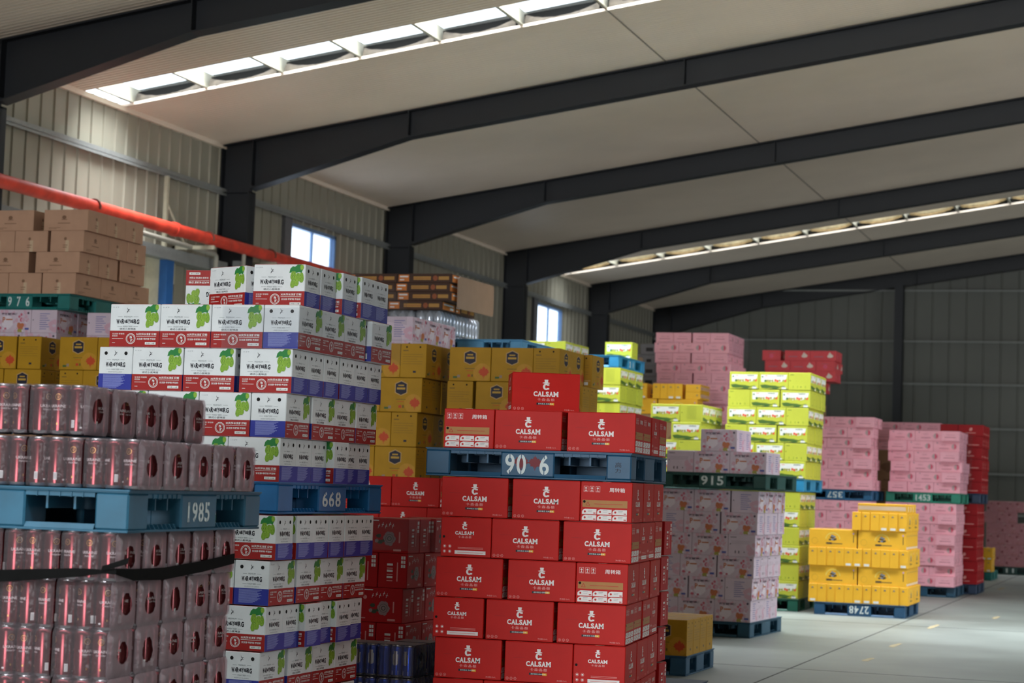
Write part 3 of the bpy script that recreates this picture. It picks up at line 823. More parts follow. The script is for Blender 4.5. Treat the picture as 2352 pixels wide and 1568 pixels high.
# girts
for i, z in enumerate((1.0, 2.1, 3.1, 5.16)):
    g = MB(); k0 = 0
    segs = [(YB, 26.3), (28.35, 38.2), (40.25, Y_END)] if z == 3.1 and False else [(YB, Y_END)]
    for a, b_ in segs:
        g.box(XW + .02, a, z - .02, XW + .08, b_, z - .014, M_GIRT); g.box(XW + .074, a, z - .055, XW + .08, b_, z + .04, M_GIRT); g.box(XW + .02, a, z - .02, XW + .026, b_, z + .06, M_GIRT)
    structure(g.build('trim_%d' % (5 + i)))
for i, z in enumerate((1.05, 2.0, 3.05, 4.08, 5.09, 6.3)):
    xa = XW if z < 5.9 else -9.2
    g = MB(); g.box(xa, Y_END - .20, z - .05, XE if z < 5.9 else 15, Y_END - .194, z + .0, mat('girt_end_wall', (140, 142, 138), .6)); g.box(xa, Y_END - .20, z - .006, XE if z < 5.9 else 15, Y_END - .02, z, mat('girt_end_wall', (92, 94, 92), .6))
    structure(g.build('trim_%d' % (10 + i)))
# end wall posts
for xx in (-6.37, -.2, 6.0, 12.2):
    q = MB(); zt = zroof(xx) - .32
    q.box(xx - .1, Y_END - .45, 0, xx + .1, Y_END - .438, zt, M_STEEL); q.box(xx - .1, Y_END - .22, 0, xx + .1, Y_END - .208, zt, M_STEEL); q.box(xx - .005, Y_END - .438, 0, xx + .005, Y_END - .22, zt, M_STEEL)
    structure(q.build('trim_wind_post'))
# portal frames
def frame(Y):
    q = MB(); hw = .11; t = .012
    cx0, cx1 = XW + .03, XW + .46
    for mir in (0, 1):
        def X(x): return x if not mir else 2 * RIDGE_X - x
        def bx(x0, y0, z0, x1, y1, z1): q.box(min(X(x0), X(x1)), y0, z0, max(X(x0), X(x1)), y1, z1, M_STEEL)
        ztop = zroof(XW) - .02
        bx(cx0, Y - t / 2, 0, cx1, Y + t / 2, ztop - .02)                           # web
        bx(cx0, Y - hw, 0, cx0 + t, Y + hw, ztop); bx(cx1 - t, Y - hw, 0, cx1, Y + hw, ztop - .62)
        bx(cx0, Y - hw, ztop - .64, cx1, Y + hw, ztop - .628)
        # rafter outline in X-Z
        def zr(x): return zroof(x) - .012
        pts_top = [(cx0, zr(cx0)), (RIDGE_X, zr(RIDGE_X))]
        hx = -9.72; low = [(RIDGE_X, zr(RIDGE_X) - .335), (hx, zr(hx) - .345), (cx1, zr(cx1) - .66), (cx0, zr(cx0) - .66)]
        poly = [(X(a), b_) for a, b_ in pts_top + low]
        q.prism(poly, 1, Y - t / 2, Y + t / 2, M_STEEL)
        def strip(a, b_, th=.014):
            (xa, za), (xb, zb) = a, b_
            q.add([(X(xa), Y - hw, za), (X(xb), Y - hw, zb), (X(xb), Y + hw, zb), (X(xa), Y + hw, za), (X(xa), Y - hw, za - th), (X(xb), Y - hw, zb - th), (X(xb), Y + hw, zb - th), (X(xa), Y + hw, za - th)],
                  [(0, 1, 2, 3), (7, 6, 5, 4), (0, 4, 5, 1), (1, 5, 6, 2), (2, 6, 7, 3), (3, 7, 4, 0)], M_STEEL)
        strip(pts_top[0], pts_top[1]); strip(low[0], low[1]); strip(low[1], low[2])
        for xs in (cx1 + .02, hx, -6.0):                                          # stiffeners and end plates
            q.box(min(X(xs), X(xs + .014)), Y - hw, zr(xs) - (.62 if xs < hx else .33), max(X(xs), X(xs + .014)), Y + hw, zr(xs) + .0, M_STEEL)
    return q
fr0 = frame(0)
fme = fr0.mesh('portal_frame')
bm = bmesh.new(); bm.from_mesh(fme); bmesh.ops.recalc_face_normals(bm, faces=bm.faces); bm.to_mesh(fme); bm.free()
for i, Y in enumerate(COLS):
    o = link('trim_portal_frame', fme); o.location = (0, Y, 0); structure(o)
# windows in the left wall
M_WF = mat('window_frame_alu', (120, 150, 190), .4, metal=.2)
M_GLASS = clear('window_glass', (235, 242, 250), .06, .02)
for i, (a, b_, z0, z1) in enumerate(WIN):
    q = MB(); x0, x1 = XW - .06, XW + .03
    for (ya, yb, za, zb) in [(a, b_, z1 - .05, z1), (a, b_, z0, z0 + .05), (a, a + .045, z0, z1), (b_ - .045, b_, z0, z1)]: q.box(x0, ya, za, x1, yb, zb, M_WF)
    fo = q.build('window_%d' % (i + 1)); structure(fo)
    q = MB(); m_ = (a + b_) / 2; q.box(x0 + .03, m_ - .02, z0, x0 + .07, m_ + .02, z1, M_WF); q.box(x0 + .03, b_ - .12, z0, x0 + .06, b_ - .085, z1, M_WF)
    q.build('sash_bar', fo)
    q = MB(); q.box(x0 + .04, a + .04, z0 + .04, x0 + .045, b_ - .04, z1 - .04, M_GLASS); q.build('glass', fo)
    q = MB(); q.box(XW + .0, a - .26, 2.1, XW + .06, a - .02, 5.12, mat('jamb_grey', (104, 104, 108), .6)); structure(q.build('trim_%d' % (20 + i)))
# big door in the left wall: lintel, blue jamb and leaf
q = MB(); q.box(XW + .02, 17.0, 4.02, XW + .24, 24.1, 4.17, M_GIRT); lin_ = q.build('door_1'); structure(lin_)
q = MB()
for k in range(12): q.box(XW + .06, 17.1 + k * .46, 0.02, XW + .09, 17.1 + k * .46 + .45, 4.02, mat('door_leaf_cream', (196, 188, 160), .5))
q.build('door_leaf', lin_)
q = MB(); q.box(XW + .05, 22.5, 0, XW + .20, 22.68, 4.05, mat('jamb_blue', (30, 88, 150), .5)); tag(q.build('door_jamb', lin_), 'blue steel door jamb')
# red fire main on brackets
M_RED = mat('pipe_red_dusty', (214, 66, 48), .45, var=.25, scale=5)
q = MB()
for a, b_ in zip([12.0, 19.0, 23.0], [19.0, 23.0, 30.9]):
    q.bar((-11.9, a, 4.34), (-11.9, b_, 4.34), .078, M_RED, 18)
for yy in (16.0, 22.0, 28.0): q.bar((-11.9, yy - .04, 4.34), (-11.9, yy + .04, 4.34), .09, M_RED, 18)
pipe = tag(q.build('fire_water_pipe'), 'long dusty red fire pipe running along the left wall', 'pipe')
M_BR = mat('bracket_cream', (178, 172, 150), .5)
for k, yy in enumerate((17.0, 20.05, 22.9, 24.75, 29.0)):
    q = MB(); q.box(-.2, -.02, .0, .40, .02, .05, M_BR); q.box(-.2, -.02, -.45, -.16, .02, .05, M_BR); t = q.build('bracket', pipe); t.location = (-12.2, yy, 4.2); t['label'] = 'cream steel bracket'
    q = MB(); q.tube([(.3 + .09 * math.cos(a), 0, .14 + .09 * math.sin(a)) for a in [PI * (-.1 + 1.2 * i / 8) for i in range(9)]], .012, mat('clip_rust', (110, 62, 50), .7), 6); q.build('clip', t)
# cream post and strut on the wall, small pipes
q = MB(); q.box(XW + .1, 22.5, 4.15, XW + .15, 22.55, 5.10, M_BR); q.bar((XW + .14, 22.55, 4.72), (XW + .2, 22.95, 4.25), .02, M_BR, 6); tag(q.build('wall_post'), 'short cream steel post with diagonal strut above the door lintel', 'post')
q = MB(); q.tube([(XW + .32, 21.3, 4.25), (XW + .32, 23.55, 4.22), (XW + .32, 23.6, 4.19), (XW + .32, 23.6, 2.2)], .032, mat('conduit_grey', (160, 156, 144), .5), 10); tag(q.build('conduit_pipe'), 'thin grey conduit along the wall turning down beside the column', 'pipe')
q = MB(); q.tube([(-11.9, 23.95, 4.262), (-11.9, 23.95, 2.4)], .028, mat('conduit_grey', (160, 156, 144), .5), 10); q.build('drop_pipe', pipe)['label'] = 'thin grey drop pipe'
q = MB(); q.rbox(XW + .3, 24.17, 3.9, XW + .44, 24.19, 4.2, mat('meter_box', (120, 124, 122), .5)); q.rbox(XW + .3, 24.12, 3.98, XW + .4, 24.17, 4.2, mat('meter_box', (120, 124, 122), .5)); tag(q.build('switch_box'), 'small grey switch box fixed to the nearest dark column', 'switch box')
# frames and details done

#STACKS#
def tower_pallet(col, where, base, rz, z, **kw):
    return pallet(col, where, PGRP, (base[0], base[1], z), rz, **kw)
KINDS['bulk'] = (.49, .59, 1.0, (160, 126, 98), kraft_L, kraft_S, 'bulk_box', 'big plain brown box', 'box')
def bulk_level(base, rz, z, h, where):
    for i, x in enumerate((-.25, -.745)):
        for j, y in enumerate((.30, .895)):
            o = carton('bulk', x, y, z, 0, (base[0], base[1], 0), rz, 'big plain brown box %s, %s %s' % (where, ('right', 'left')[i], ('front', 'back')[j]), 'big plain brown boxes low in the far stacks')
            o.scale = (1, 1, h)

# ---------------- white hop cartons
Bw = (-3.754, 7.994)
tower_pallet(BLUE2, 'dark blue plastic pallet on the floor under the white hop cartons', Bw, 0, 0)
load('hop', Bw, -.02, .14, [('L L L S', 'S+.03 S S S S', -.0), ('S L L L', 'L+.02 L L', -.025), ('L L L S', 'S S|.03 S+.0 S|.02 S', -.035), ('S L L L', 'L+.03 L L', -.055), ('L L L S', 'S S S S S', -.06)], 'below pallet 668', pitch=.2)
tower_pallet(BLUE2, 'bright blue plastic pallet numbered 668 among the white hop cartons', Bw, 0, 1.142, number='668', face='side')
load('hop', Bw, 0, 1.282, [('L', 'S S|.04 S|.055 S|.05', .025, .13), ('S L L L', 'L L L+.02|.02', .065), ('L L+.022 L S', 'S S S+.01 S S', .04), ('S L L L', 'L+.02 L L', .02), ('L L L S', 'S S S|.03 S S', 0)], 'above pallet 668')
zt = 1.282 + 4 * .1955
W3 = 'white carton with green hops above pallet 668, top row, '
carton('hop', -.338, .235, zt - .006, -.42, (*Bw, 0), 0, W3 + 'turned askew beside corner', 'white cartons with green hops above pallet 668')
o = carton('hop', -.56, .43, zt + KINDS['hop'][2] + .0, .10, (*Bw, 0), 0, W3 + 'leftmost, upside down', 'white cartons with green hops above pallet 668', tilt=(0, PI))
# ---------------- red top-hat cartons
Bc, Rc = (-2.559, 9.493), .102
tower_pallet(BLUE, 'blue plastic pallet on the floor under the front red top-hat cartons', Bc, Rc, 0)
load('hat', Bc, Rc, .14, [('S L L+.02', 'L L+.02', .01), ('L L+.017 s', 's s S', .012), ('S L L+.023', 'L L+.02', 0), ('L L+.015 s+.01', 'S S s', -.004), ('s L+.0 L+.015', 'L L+.02', .0), ('L L+.02 s', 'S S S', 0)], 'below pallet 906', pitch=.2)
t = tower_pallet((36, 96, 136), 'blue plastic pallet numbered 906 carrying four red cartons', Bc, Rc, 1.341, number='90 6', extra='maple'); t.scale = (1.045, 1, 1)
load('hat', Bc, Rc, 1.4825, [('L L+.025 S', 'S s S', .015)], 'above pallet 906')
carton('hat', -.495, .20, 1.477 + .1985, .30, (*Bc, 0), Rc, 'red top-hat carton alone on top of the others, turned slightly to the left', 'red top-hat cartons above pallet 906')
Bc2 = (-4.41, 12.45)
tower_pallet(BLUE, 'blue plastic pallet on the floor under the rear red top-hat cartons', Bc2, 0, 0)
load('hat', Bc2, 0, .14, AB(6, 'A'), 'in the rear stack', pitch=.2)
# ---------------- red peony cartons
Bd = (-4.033, 10.293)
tower_pallet(NAVY, 'dark blue plastic pallet on the floor under the red peony cartons', Bd, 0, 0)
load('peony', Bd, 0, .14, [('L L L S', 'S L|.03 S'), ('s S S+.03 S S', 'L L S'), ('L L L S', 'S L S', -.02), ('S S S+.01 S S', 'L L S'), ('L L L S', 'S L S')], 'beside white hops', pitch=.192)
Bd3 = (-2.767, 11.034)
tower_pallet(NAVY, 'dark blue plastic pallet hidden behind the front red top-hat cartons', Bd3, 0, 0)
load('peony', Bd3, 0, .14, [('L L', ''), ('L L', '', -.015), ('L L', '', -.01), ('L L', '', -.02), ('L L', '', -.01)], 'behind front red cartons', pitch=.2)
# ---------------- shrink-wrapped cans
M_CAN = mat('can_red_metal', (100, 40, 44), .2, metal=.8, var=.03)
M_RIM = mat('can_rim', (170, 168, 172), .25, metal=1.0, var=.02)
M_CW, M_CG = P('can_white', (214, 206, 206)), mat('can_gold', (176, 140, 78), .35, metal=.6)
CR, CH = .0328, .1655
def can_mesh(name, mbody, blue=False):
    mb = MB()
    mb.lathe([(.0, .004), (.022, .003), (.026, 0), (.030, .006), (CR, .014)], M_RIM, 22)
    mb.lathe([(CR, .014), (CR, .146), (.0308, .153), (.0275, .158)], mbody, 22)
    mb.lathe([(.0275, .158), (.0285, .161), (.0285, .165), (.0262, .165), (.0255, .160), (.0, .160)], M_RIM, 22)
    F = Face(mb, (0, 0, 0), (1, 0, 0), 1, CH, (0, 0, 0), wrap=CR)
    if not blue:
        for a in (.0, .5):
            vs, fs = glyphs('UKRAINE', .012)
            F.text('UKRAINE', a - .13, .545, a + .13, .60, M_CW, .012)
            F.text('Ukrainian Beer', a - .08, .485, a + .08, .525, M_CW)
            for y in (.36, .335): F.rect(a - .09, y, a + .09, y + .005, M_CW)
            F.rect(a - .01, .20, a + .01, .24, M_CG); F.rect(a - .08, .12, a + .08, .126, M_CG)
            n = 16
            for i in range(n):
                t0, t1 = 2 * PI * i / n, 2 * PI * (i + 1) / n; kx = CH / (2 * PI * CR)
                F.poly([(a + .062 * kx * math.cos(t0), .76 + .062 * math.sin(t0)), (a + .062 * kx * math.cos(t1), .76 + .062 * math.sin(t1)), (a + .052 * kx * math.cos(t1), .76 + .052 * math.sin(t1)), (a + .052 * kx * math.cos(t0), .76 + .052 * math.sin(t0))], M_CG)
            F.text('U', a - .015, .735, a + .015, .785, M_CG)
        for i in range(3): F.rect(.22 + i * .018, .15, .238 + i * .018, .30, WHITE)
        F.up()
        for i in range(7): F.rect(.226, .165 + i * .018, .268, .173 + i * .018, HGY)
        F.rect(.365, .14, .40, .17, WHITE)
    else:
        for a in (.0, .5):
            for i in range(6): F.rect(a - .07 + i * .0233, .42 - (.03 if 0 < i < 5 else 0), a - .0467 + i * .0233, .82 - (.1 if i in (0, 5) else 0), M_RIM)
            F.rect(a - .08, .1, a + .08, .22, WHITE)
    return mb.mesh(name)
CAN = can_mesh('can', M_CAN); CANB = can_mesh('can', mat('can_blue_metal', (30, 62, 150), .28, metal=.8), True)
FILM = clear('shrink_film_clear', (226, 214, 220), .07, .12); MILK = clear('shrink_film_milky', (190, 168, 176), .46, .28); MILKB = clear('shrink_film_grey', (150, 152, 156), .7, .3)
PC = .0662
def film_shell(top):
    """clear sleeve hugging 3 x 3 cans: front, back and top"""
    mb = MB(); z = [.004, .012, .03, .14, .152, .163, .168]; off = [.000, .003, .0045, .0045, .003, -.004, -.016]
    n = 24
    for s in (-1, 1):
        vs = []
        for k, zz in enumerate(z):
            for i in range(n + 1):
                x = -.0995 + .199 * i / n
                u = ((x + .0995) % PC) / PC; bul = math.sqrt(max(0, 1 - (2 * u - 1) ** 2)) if 0 < i < n else 0
                y = PC + CR * (.80 + .20 * bul) + off[k] - .002
                vs.append((x, s * y, zz))
        fs = [(k * (n + 1) + i, k * (n + 1) + i + 1, (k + 1) * (n + 1) + i + 1, (k + 1) * (n + 1) + i) for k in range(len(z) - 1) for i in range(n)]
        mb.add(vs, fs, FILM, True)
    mb.add([(-.0995, -.083, .168), (.0995, -.083, .168), (.0995, .083, .168), (-.0995, .083, .168)], [(0, 1, 2, 3)], top)
    return mb.mesh('shrink_film')
def film_end(seed, holed=True, m=None):
    """closed end of the sleeve with its egg-shaped opening"""
    m = m or MILK
    mb = MB(); r = random.Random(seed); n = 32
    cy, cz, ry, rz_ = .02 * (r.random() - .5), .080 + .008 * r.random(), .040 + .008 * r.random(), .036 + .010 * r.random()
    rings = []
    for k, t in enumerate((0, .3, .65, 1.0)):
        ring = []
        for i in range(n):
            a = 2 * PI * i / n; c_, s_2 = math.cos(a), math.sin(a)
            iy = cy + ry * c_ * (1 - .18 * s_2) * (1 + .06 * (r.random() - .5) if t == 0 else 1); iz = cz + rz_ * s_2 * (1 + .1 * (r.random() - .5) if t == 0 else 1)
            q = max(abs(c_) / .097, abs(s_2) / .082); oy, oz = c_ / q, .084 + s_2 / q
            y, z = iy + (oy - iy) * t, iz + (oz - iz) * t
            u = ((y + .0993) % PC) / PC
            x = .1005 + .003 * math.sqrt(max(0, 1 - (2 * u - 1) ** 2)) + .002 * (1 - t) + (.0015 * (r.random() - .5) if 0 < t < 1 else 0)
            if t == 1: x = .096
            ring.append((x, y, z))
        rings.append(ring)
    vs = [p for ring in rings for p in ring]
    fs = [(k * n + i, k * n + (i + 1) % n, (k + 1) * n + (i + 1) % n, (k + 1) * n + i) for k in range(3) for i in range(n)]
    if not holed: fs.append(tuple(range(n)))
    mb.add(vs, fs, m, True)
    return mb.mesh('film_end')
SHELL, SHELLB = film_shell(FILM), film_shell(MILKB)
ENDS = [film_end(i) for i in range(5)]; ENDB = film_end(9, False, clear('shrink_film_dark', (60, 66, 84), .5, .3))
rp = random.Random(3)
def pack(base, rz, x, y, z, label, group, blue=False, ends=(1,)):
    inner = 'leftwards' in label
    p = Vector((base[0], base[1], 0)) + Matrix.Rotation(rz, 3, 'Z') @ Vector((x, y, z))
    t = empty('can_pack', p, rz + (rp.random() - .5) * (.004 if inner else .014)); tag(t, label, 'can pack', group)
    for i in range(3):
        for j in range(3):
            if i == 1 and j == 1: continue
            o = link('can', CANB if blue else CAN, t); o.location = ((i - 1) * PC, (j - 1) * PC, 0)
            o.rotation_euler[2] = (-PI / 2 + (rp.random() - .5) * 2.4) if rp.random() < .75 else rp.random() * 6.28
    link('shrink_film', SHELLB if blue else SHELL, t)
    for s in (() if inner else (1,)):
        e = link('film_end', ENDB if blue else ENDS[rp.randrange(5)], t); e.rotation_euler[2] = 0 if s == 1 else PI
    return t
def packs(base, rz, z, nrows, x1, where, group, nf=5, ns=5, pitch=.167, rowoff=None, blue=False):
    for r_ in range(nrows):
        zz = z + (nrows - 1 - r_) * pitch; dx = x1 + (rowoff[r_] if rowoff else 0)
        rn = ORD[r_] + ' row' + ('' if r_ == 0 else ' down')
        kind = 'shrink-wrapped %s cans' % ('blue' if blue else 'red')
        for i in range(nf):
            pack(base, rz, dx - .104 - i * .2055, .1, zz, '%s %s, %s, %s' % (kind, where, rn, 'front corner' if i == 0 else NTH[i] + ' leftwards'), group, blue)
        for j in range(ns):
            pack(base, rz, dx - .104 + (rp.random() - .5) * .006, .1 + (j + 1) * .2125, zz, '%s %s, %s, %s on right side' % (kind, where, rn, NTH[j + 1]), group, blue)
Bk, Rk = (-3.25, 5.786), .085
tower_pallet(STEEL, 'grey-blue plastic pallet on the floor under the red cans', Bk, Rk, 0)
packs(Bk, Rk, .14, 6, -.03, 'below pallet 1985', 'red can packs under pallet 1985', 5, 4, .1602, [0, -.01, -.015, -.01, -.01, 0])
tower_pallet((44, 108, 138), 'grey-blue plastic pallet numbered 1985 between the red cans', Bk, Rk, 1.103, number='1985', face='side')
packs(Bk, Rk, 1.244, 2, .035, 'above pallet 1985', 'red can packs on pallet 1985', 4, 4, .173, [-.205, 0])
# black strap round the lower cans
q = MB(); M_STRAP = mat('strap_black', (16, 16, 16), .85, var=.15, spec=.1)
path = [(x, y, z - .035, h) for x, y, z, h in [(-1.04, -.012, .955, .020), (-.7, -.014, .965, .020), (-.4, -.014, .985, .019), (-.16, -.016, 1.005, .014), (-.07, -.022, 1.012, .006), (-.022, -.022, 1.014, .010), (-.016, .10, 1.0, .019), (-.016, .35, .995, .021), (-.016, .7, 1.01, .020), (-.016, 1.0, 1.03, .019)]]
def strap_at(pts, off):
    vs = []
    for (x, y, z, h) in pts: vs += [(x, y + off, z - h), (x, y + off, z + h)]
    return vs
fine = []
for a, b_ in zip(path, path[1:]):
    for i in range(4): fine.append(tuple(a[k] + (b_[k] - a[k]) * i / 4 for k in range(4)))
fine.append(path[-1])
vs = []
for (x, y, z, h) in fine:
    vs += [(x, y, z - h), (x, y, z + h), (x - .001, y + .002, z + h), (x - .001, y + .002, z - h)]
q.add(vs, [(i * 4 + j, (i + 1) * 4 + j, (i + 1) * 4 + (j + 1) % 4, i * 4 + (j + 1) % 4) for i in range(len(fine) - 1) for j in range(4)], M_STRAP, False)
q.add([(-.07, -.026, .995), (-.075, -.024, .977), (.02, -.03, 1.005), (.025, -.028, 1.027)], [(0, 1, 2, 3)], M_STRAP)
o = q.build('strap'); o.location = (Bk[0], Bk[1], 0); o.rotation_euler = (0, 0, Rk); tag(o, 'black twisted strap tied round the red cans below pallet 1985', 'strap')
# blue cans
Be = (-3.671, 9.513)
t = tower_pallet((30, 40, 60), 'dark plastic pallet on the floor under the blue cans', Be, 0, 0); t.scale = (1, .5, 1)
packs(Be, 0, .14, 2, -.002, 'on floor between stacks', 'blue can packs on the floor', 4, 1, .168, None, True)

# ---------------- yellow maple-leaf cartons
def maple_tower(B, where, rows, short, dx=0, hid=0, jit_seed=1):
    tower_pallet(NAVY, 'dark blue plastic pallet on the floor, yellow maple stack ' + where, B, 0, 0)
    bulk_level(B, 0, .14, 1.024, 'under yellow maple stack ' + where)
    tower_pallet(NAVY, 'dark blue plastic pallet in mid height, yellow maple stack ' + where, B, 0, 1.166)
    z = 1.308
    if hid: bulk_level(B, 0, z, hid * .257 - .002, 'above mid pallet, maple stack ' + where); z += hid * .257
    load('maple', B, 0, z, rows, short, pitch=.257)
maple_tower((-8.41, 13.486), 'at far left', [('S L+.01 L', 'L L'), ('L S L', 'S S S', .01)], 'at far left', hid=2)
maple_tower((-7.38, 13.5), 'behind the hop cartons, left', [('S L L', 'L L'), ('L L S', 'S S S', .01)], 'left behind hops', hid=2)
maple_tower((-5.33, 13.787), 'behind the hop cartons, right', [('S L L', 'L L', .015), ('L L S', 'S S S', -.01), ('S L L', 'L L', -.04), ('L L S', 'S S S', -.04)], 'right behind hops')
maple_tower((-4.315, 14.10), 'behind pallet 906', [('S L L', 'L L|.06', -.06), ('L L S+.02', 'S S|.05 S|.05', -.05), ('S L L+.02', 'L L', -.07), ('L L S', 'S S S', -.08)], 'behind pallet 906')
# single layer in front of the blossom stack
Bp, Rp = (-3.306, 13.915), 0
t = tower_pallet(STEEL, 'blue plastic pallet on the floor under one layer of yellow maple cartons', Bp, Rp, 0); t.scale = (1, .74, 1)
for r_ in range(4):
    for c_ in range(3):
        carton('maple', -.165 - c_ * .332, .103 + r_ * .2075, .14, 0, (*Bp, 0), Rp, 'yellow maple-leaf carton in single floor layer, %s row, %s from right' % (['first', 'second', 'third', 'fourth', 'fifth'][r_], ['first', 'second', 'third'][c_]), 'yellow maple cartons in the single layer')
# ---------------- pale pink blossom cartons
Bo, Ro = (-3.683, 17.956), -.05
tower_pallet((34, 92, 122), 'blue plastic pallet on the floor under the blossom cartons', Bo, Ro, 0)
load('floral', Bo, Ro, .14, [('S L+.01 L', 'L L', .05), ('L L+.012 S', 'S S S', .045), ('s L L', 'L L', .03), ('L L+.01 S', 's s s', .02), ('S L L+.01', 'L L', .01), ('L L S', 's S s', 0)], 'below pallet 915', pitch=.1985)
tower_pallet(GREEN, 'dark green plastic pallet numbered 915 on the blossom cartons', (Bo[0] + .13, Bo[1] - .09), Ro, 1.345, number='915')
load('floral', (Bo[0] + .13, Bo[1] - .09), Ro, 1.486, [('L', 'S', -.28), ('L L s', 'S', 0)], 'above pallet 915')
def tall(kind, B, rz, wheres, cols, rows1, rows2, pitch, A1, B1, lean=0.0, topoff=0.0, start='A', seed=1, jit=.012, low=None, high=None, hid=0):
    """floor pallet, lower load (or plain boxes where nothing of it shows), second pallet, upper load"""
    tower_pallet(cols[0], wheres[0], B, rz, 0)
    if low: load(kind, B, rz, .14, AB(rows1, 'A', A1, B1, jit, seed), low, pitch=pitch)
    else: bulk_level(B, rz, .14, rows1 * pitch, 'low ' + wheres[2])
    z = .14 + rows1 * pitch + .004
    tower_pallet(cols[1], wheres[1], (B[0] + lean, B[1]), rz, z)
    z += .142
    if hid: bulk_level((B[0] + lean, B[1]), rz, z, hid * pitch - .002, 'in mid height ' + wheres[2])
    rs = AB(rows2 - hid, start, A1, B1, jit, seed + 5)
    rs = [(a, b_, dx + topoff * (1 - i / rows2), dy) for i, (a, b_, dx, dy) in enumerate(rs)]
    load(kind, (B[0] + lean, B[1]), rz, z + hid * pitch, rs, high, pitch=pitch)
    return z + rows2 * pitch
FA, FBB = ('S L L', 'L L'), ('L L S', 'S S S')
z = tall('floral', (-9.2, 14.99), 0, ['navy plastic pallet on the floor under the far left blossom stack', 'navy plastic pallet between the loads of the far left blossom stack', 'under the teal pallet'], (NAVY, NAVY), 6, 6, .1995, FA, FBB, seed=2, high='under teal pallet', hid=4)
KINDS['kraft'] = (.432, .326, .182) + KINDS['kraft'][3:]
tower_pallet(TEAL, 'teal plastic pallet high up under the plain brown boxes', (-9.09, 14.99), 0, z, number='9 7 6')
load('kraft', (-9.09, 15.02), 0, z + .142, [('L L+.10', 'S S', .12), ('S S+.025 S', 'S S', .09), ('L L+.07', 'S L+.05', .06), ('S S+.01 S', 'L L', .03)], 'on teal pallet', pitch=.184)
tall('floral', (-8.12, 15.25), 0, ['navy plastic pallet on the floor, blossom stack behind left maple cartons', 'navy plastic pallet in mid height, blossom stack behind left maple cartons', 'behind the left maple cartons'], (NAVY, NAVY), 6, 6, .1995, FA, FBB, start='B', seed=4, high='behind left maples', hid=4)
tall('floral', (-6.07, 15.404), 0, ['navy plastic pallet on the floor, blossom stack in front of the brown trays', 'navy plastic pallet in mid height, blossom stack in front of the brown trays', 'in front of the brown trays'], (NAVY, NAVY), 6, 6, .1995, FA, FBB, seed=6, high='before brown trays', hid=4)
# trays on a far stack with a leaning cardboard sheet
Bh = (-6.70, 17.74)
tower_pallet(NAVY, 'navy plastic pallet on the floor under the stack with brown trays', Bh, 0, 0)
bulk_level(Bh, 0, .14, 1.2, 'in the stack with brown trays')
tower_pallet(NAVY, 'navy plastic pallet in mid height under the stack with brown trays', Bh, 0, 1.34)
bulk_level(Bh, 0, 1.48, 1.06, 'higher in the stack with brown trays')
M_SIL = mat('bottle_silver', (214, 218, 226), .15, metal=.7)
bme = MB(); bme.lathe([(0, 0), (.04, .002), (.042, .02), (.042, .09), (.036, .11), (.042, .13), (.04, .16), (.02, .185), (.014, .19), (.014, .2), (0, .2)], M_SIL, 14); bme = bme.mesh('bottle')
wf = MB(); wf.rbox(-.135, -.18, .0, .135, .18, .203, clear('bottle_wrap', (226, 232, 240), .25, .1), .02); wfm = wf.mesh('shrink_film')
k = 0
for r_ in range(2):
    for (x, y) in [(-.14, .19), (-.42, .19), (-.70, .19), (-.14, .56), (-.14, .93)]:
        p = (Bh[0] + x, Bh[1] + y, 2.542 + r_ * .205); t = empty('bottle_pack', p)
        tag(t, 'wrapped silver bottles under brown trays, %s layer, %s' % (('lower', 'upper')[r_], ['front corner', 'front middle', 'front left', 'right side middle', 'right side back'][k % 5]), 'bottle pack', 'silver bottle packs under the brown trays'); k += 1
        for i in range(3):
            for j in range(4): b2 = link('bottle', bme, t); b2.location = ((i - 1) * .087, (j - 1.5) * .087, .001)
        link('shrink_film', wfm, t)
KINDS['tray'] = (.56, .38, .086) + KINDS['tray'][3:]
load('tray', Bh, 0, 2.954, [('L L', 'L', .09), ('L L', 'L', .07), ('L L', 'L', .09), ('L', 'L', 0)], 'on silver bottles', pitch=.0875)
q = MB(); kb = body('sheet_kraft', (150, 122, 100)); pts = []
q.prism([(.0, .01), (.02, .0), (.9, .0), (.92, .02), (.92, .28), (.89, .31), (.05, .31), (.0, .28)], 0, .0, .006, kb)
o = q.build('cardboard_sheet', None, True); o.location = (Bh[0] + .115, Bh[1] + .10, 2.98); tag(o, 'bare cardboard sheet standing against the right side of the brown trays', 'cardboard')
o.rotation_euler = (0, 0, -.05)
Bu = (-5.646, 17.04)
tower_pallet(NAVY, 'navy plastic pallet on the floor, stack topped by a pale blue pallet', Bu, 0, 0)
bulk_level(Bu, 0, .14, 1.1, 'in the stack topped by a pale blue pallet')
tower_pallet(NAVY, 'navy plastic pallet in mid height, stack topped by a pale blue pallet', Bu, 0, 1.24)
bulk_level(Bu, 0, 1.38, 1.10, 'higher in the stack topped by a pale blue pallet')
tower_pallet((96, 176, 226), 'empty pale blue plastic pallet on top of the stack behind the maple cartons', Bu, 0, 2.482)
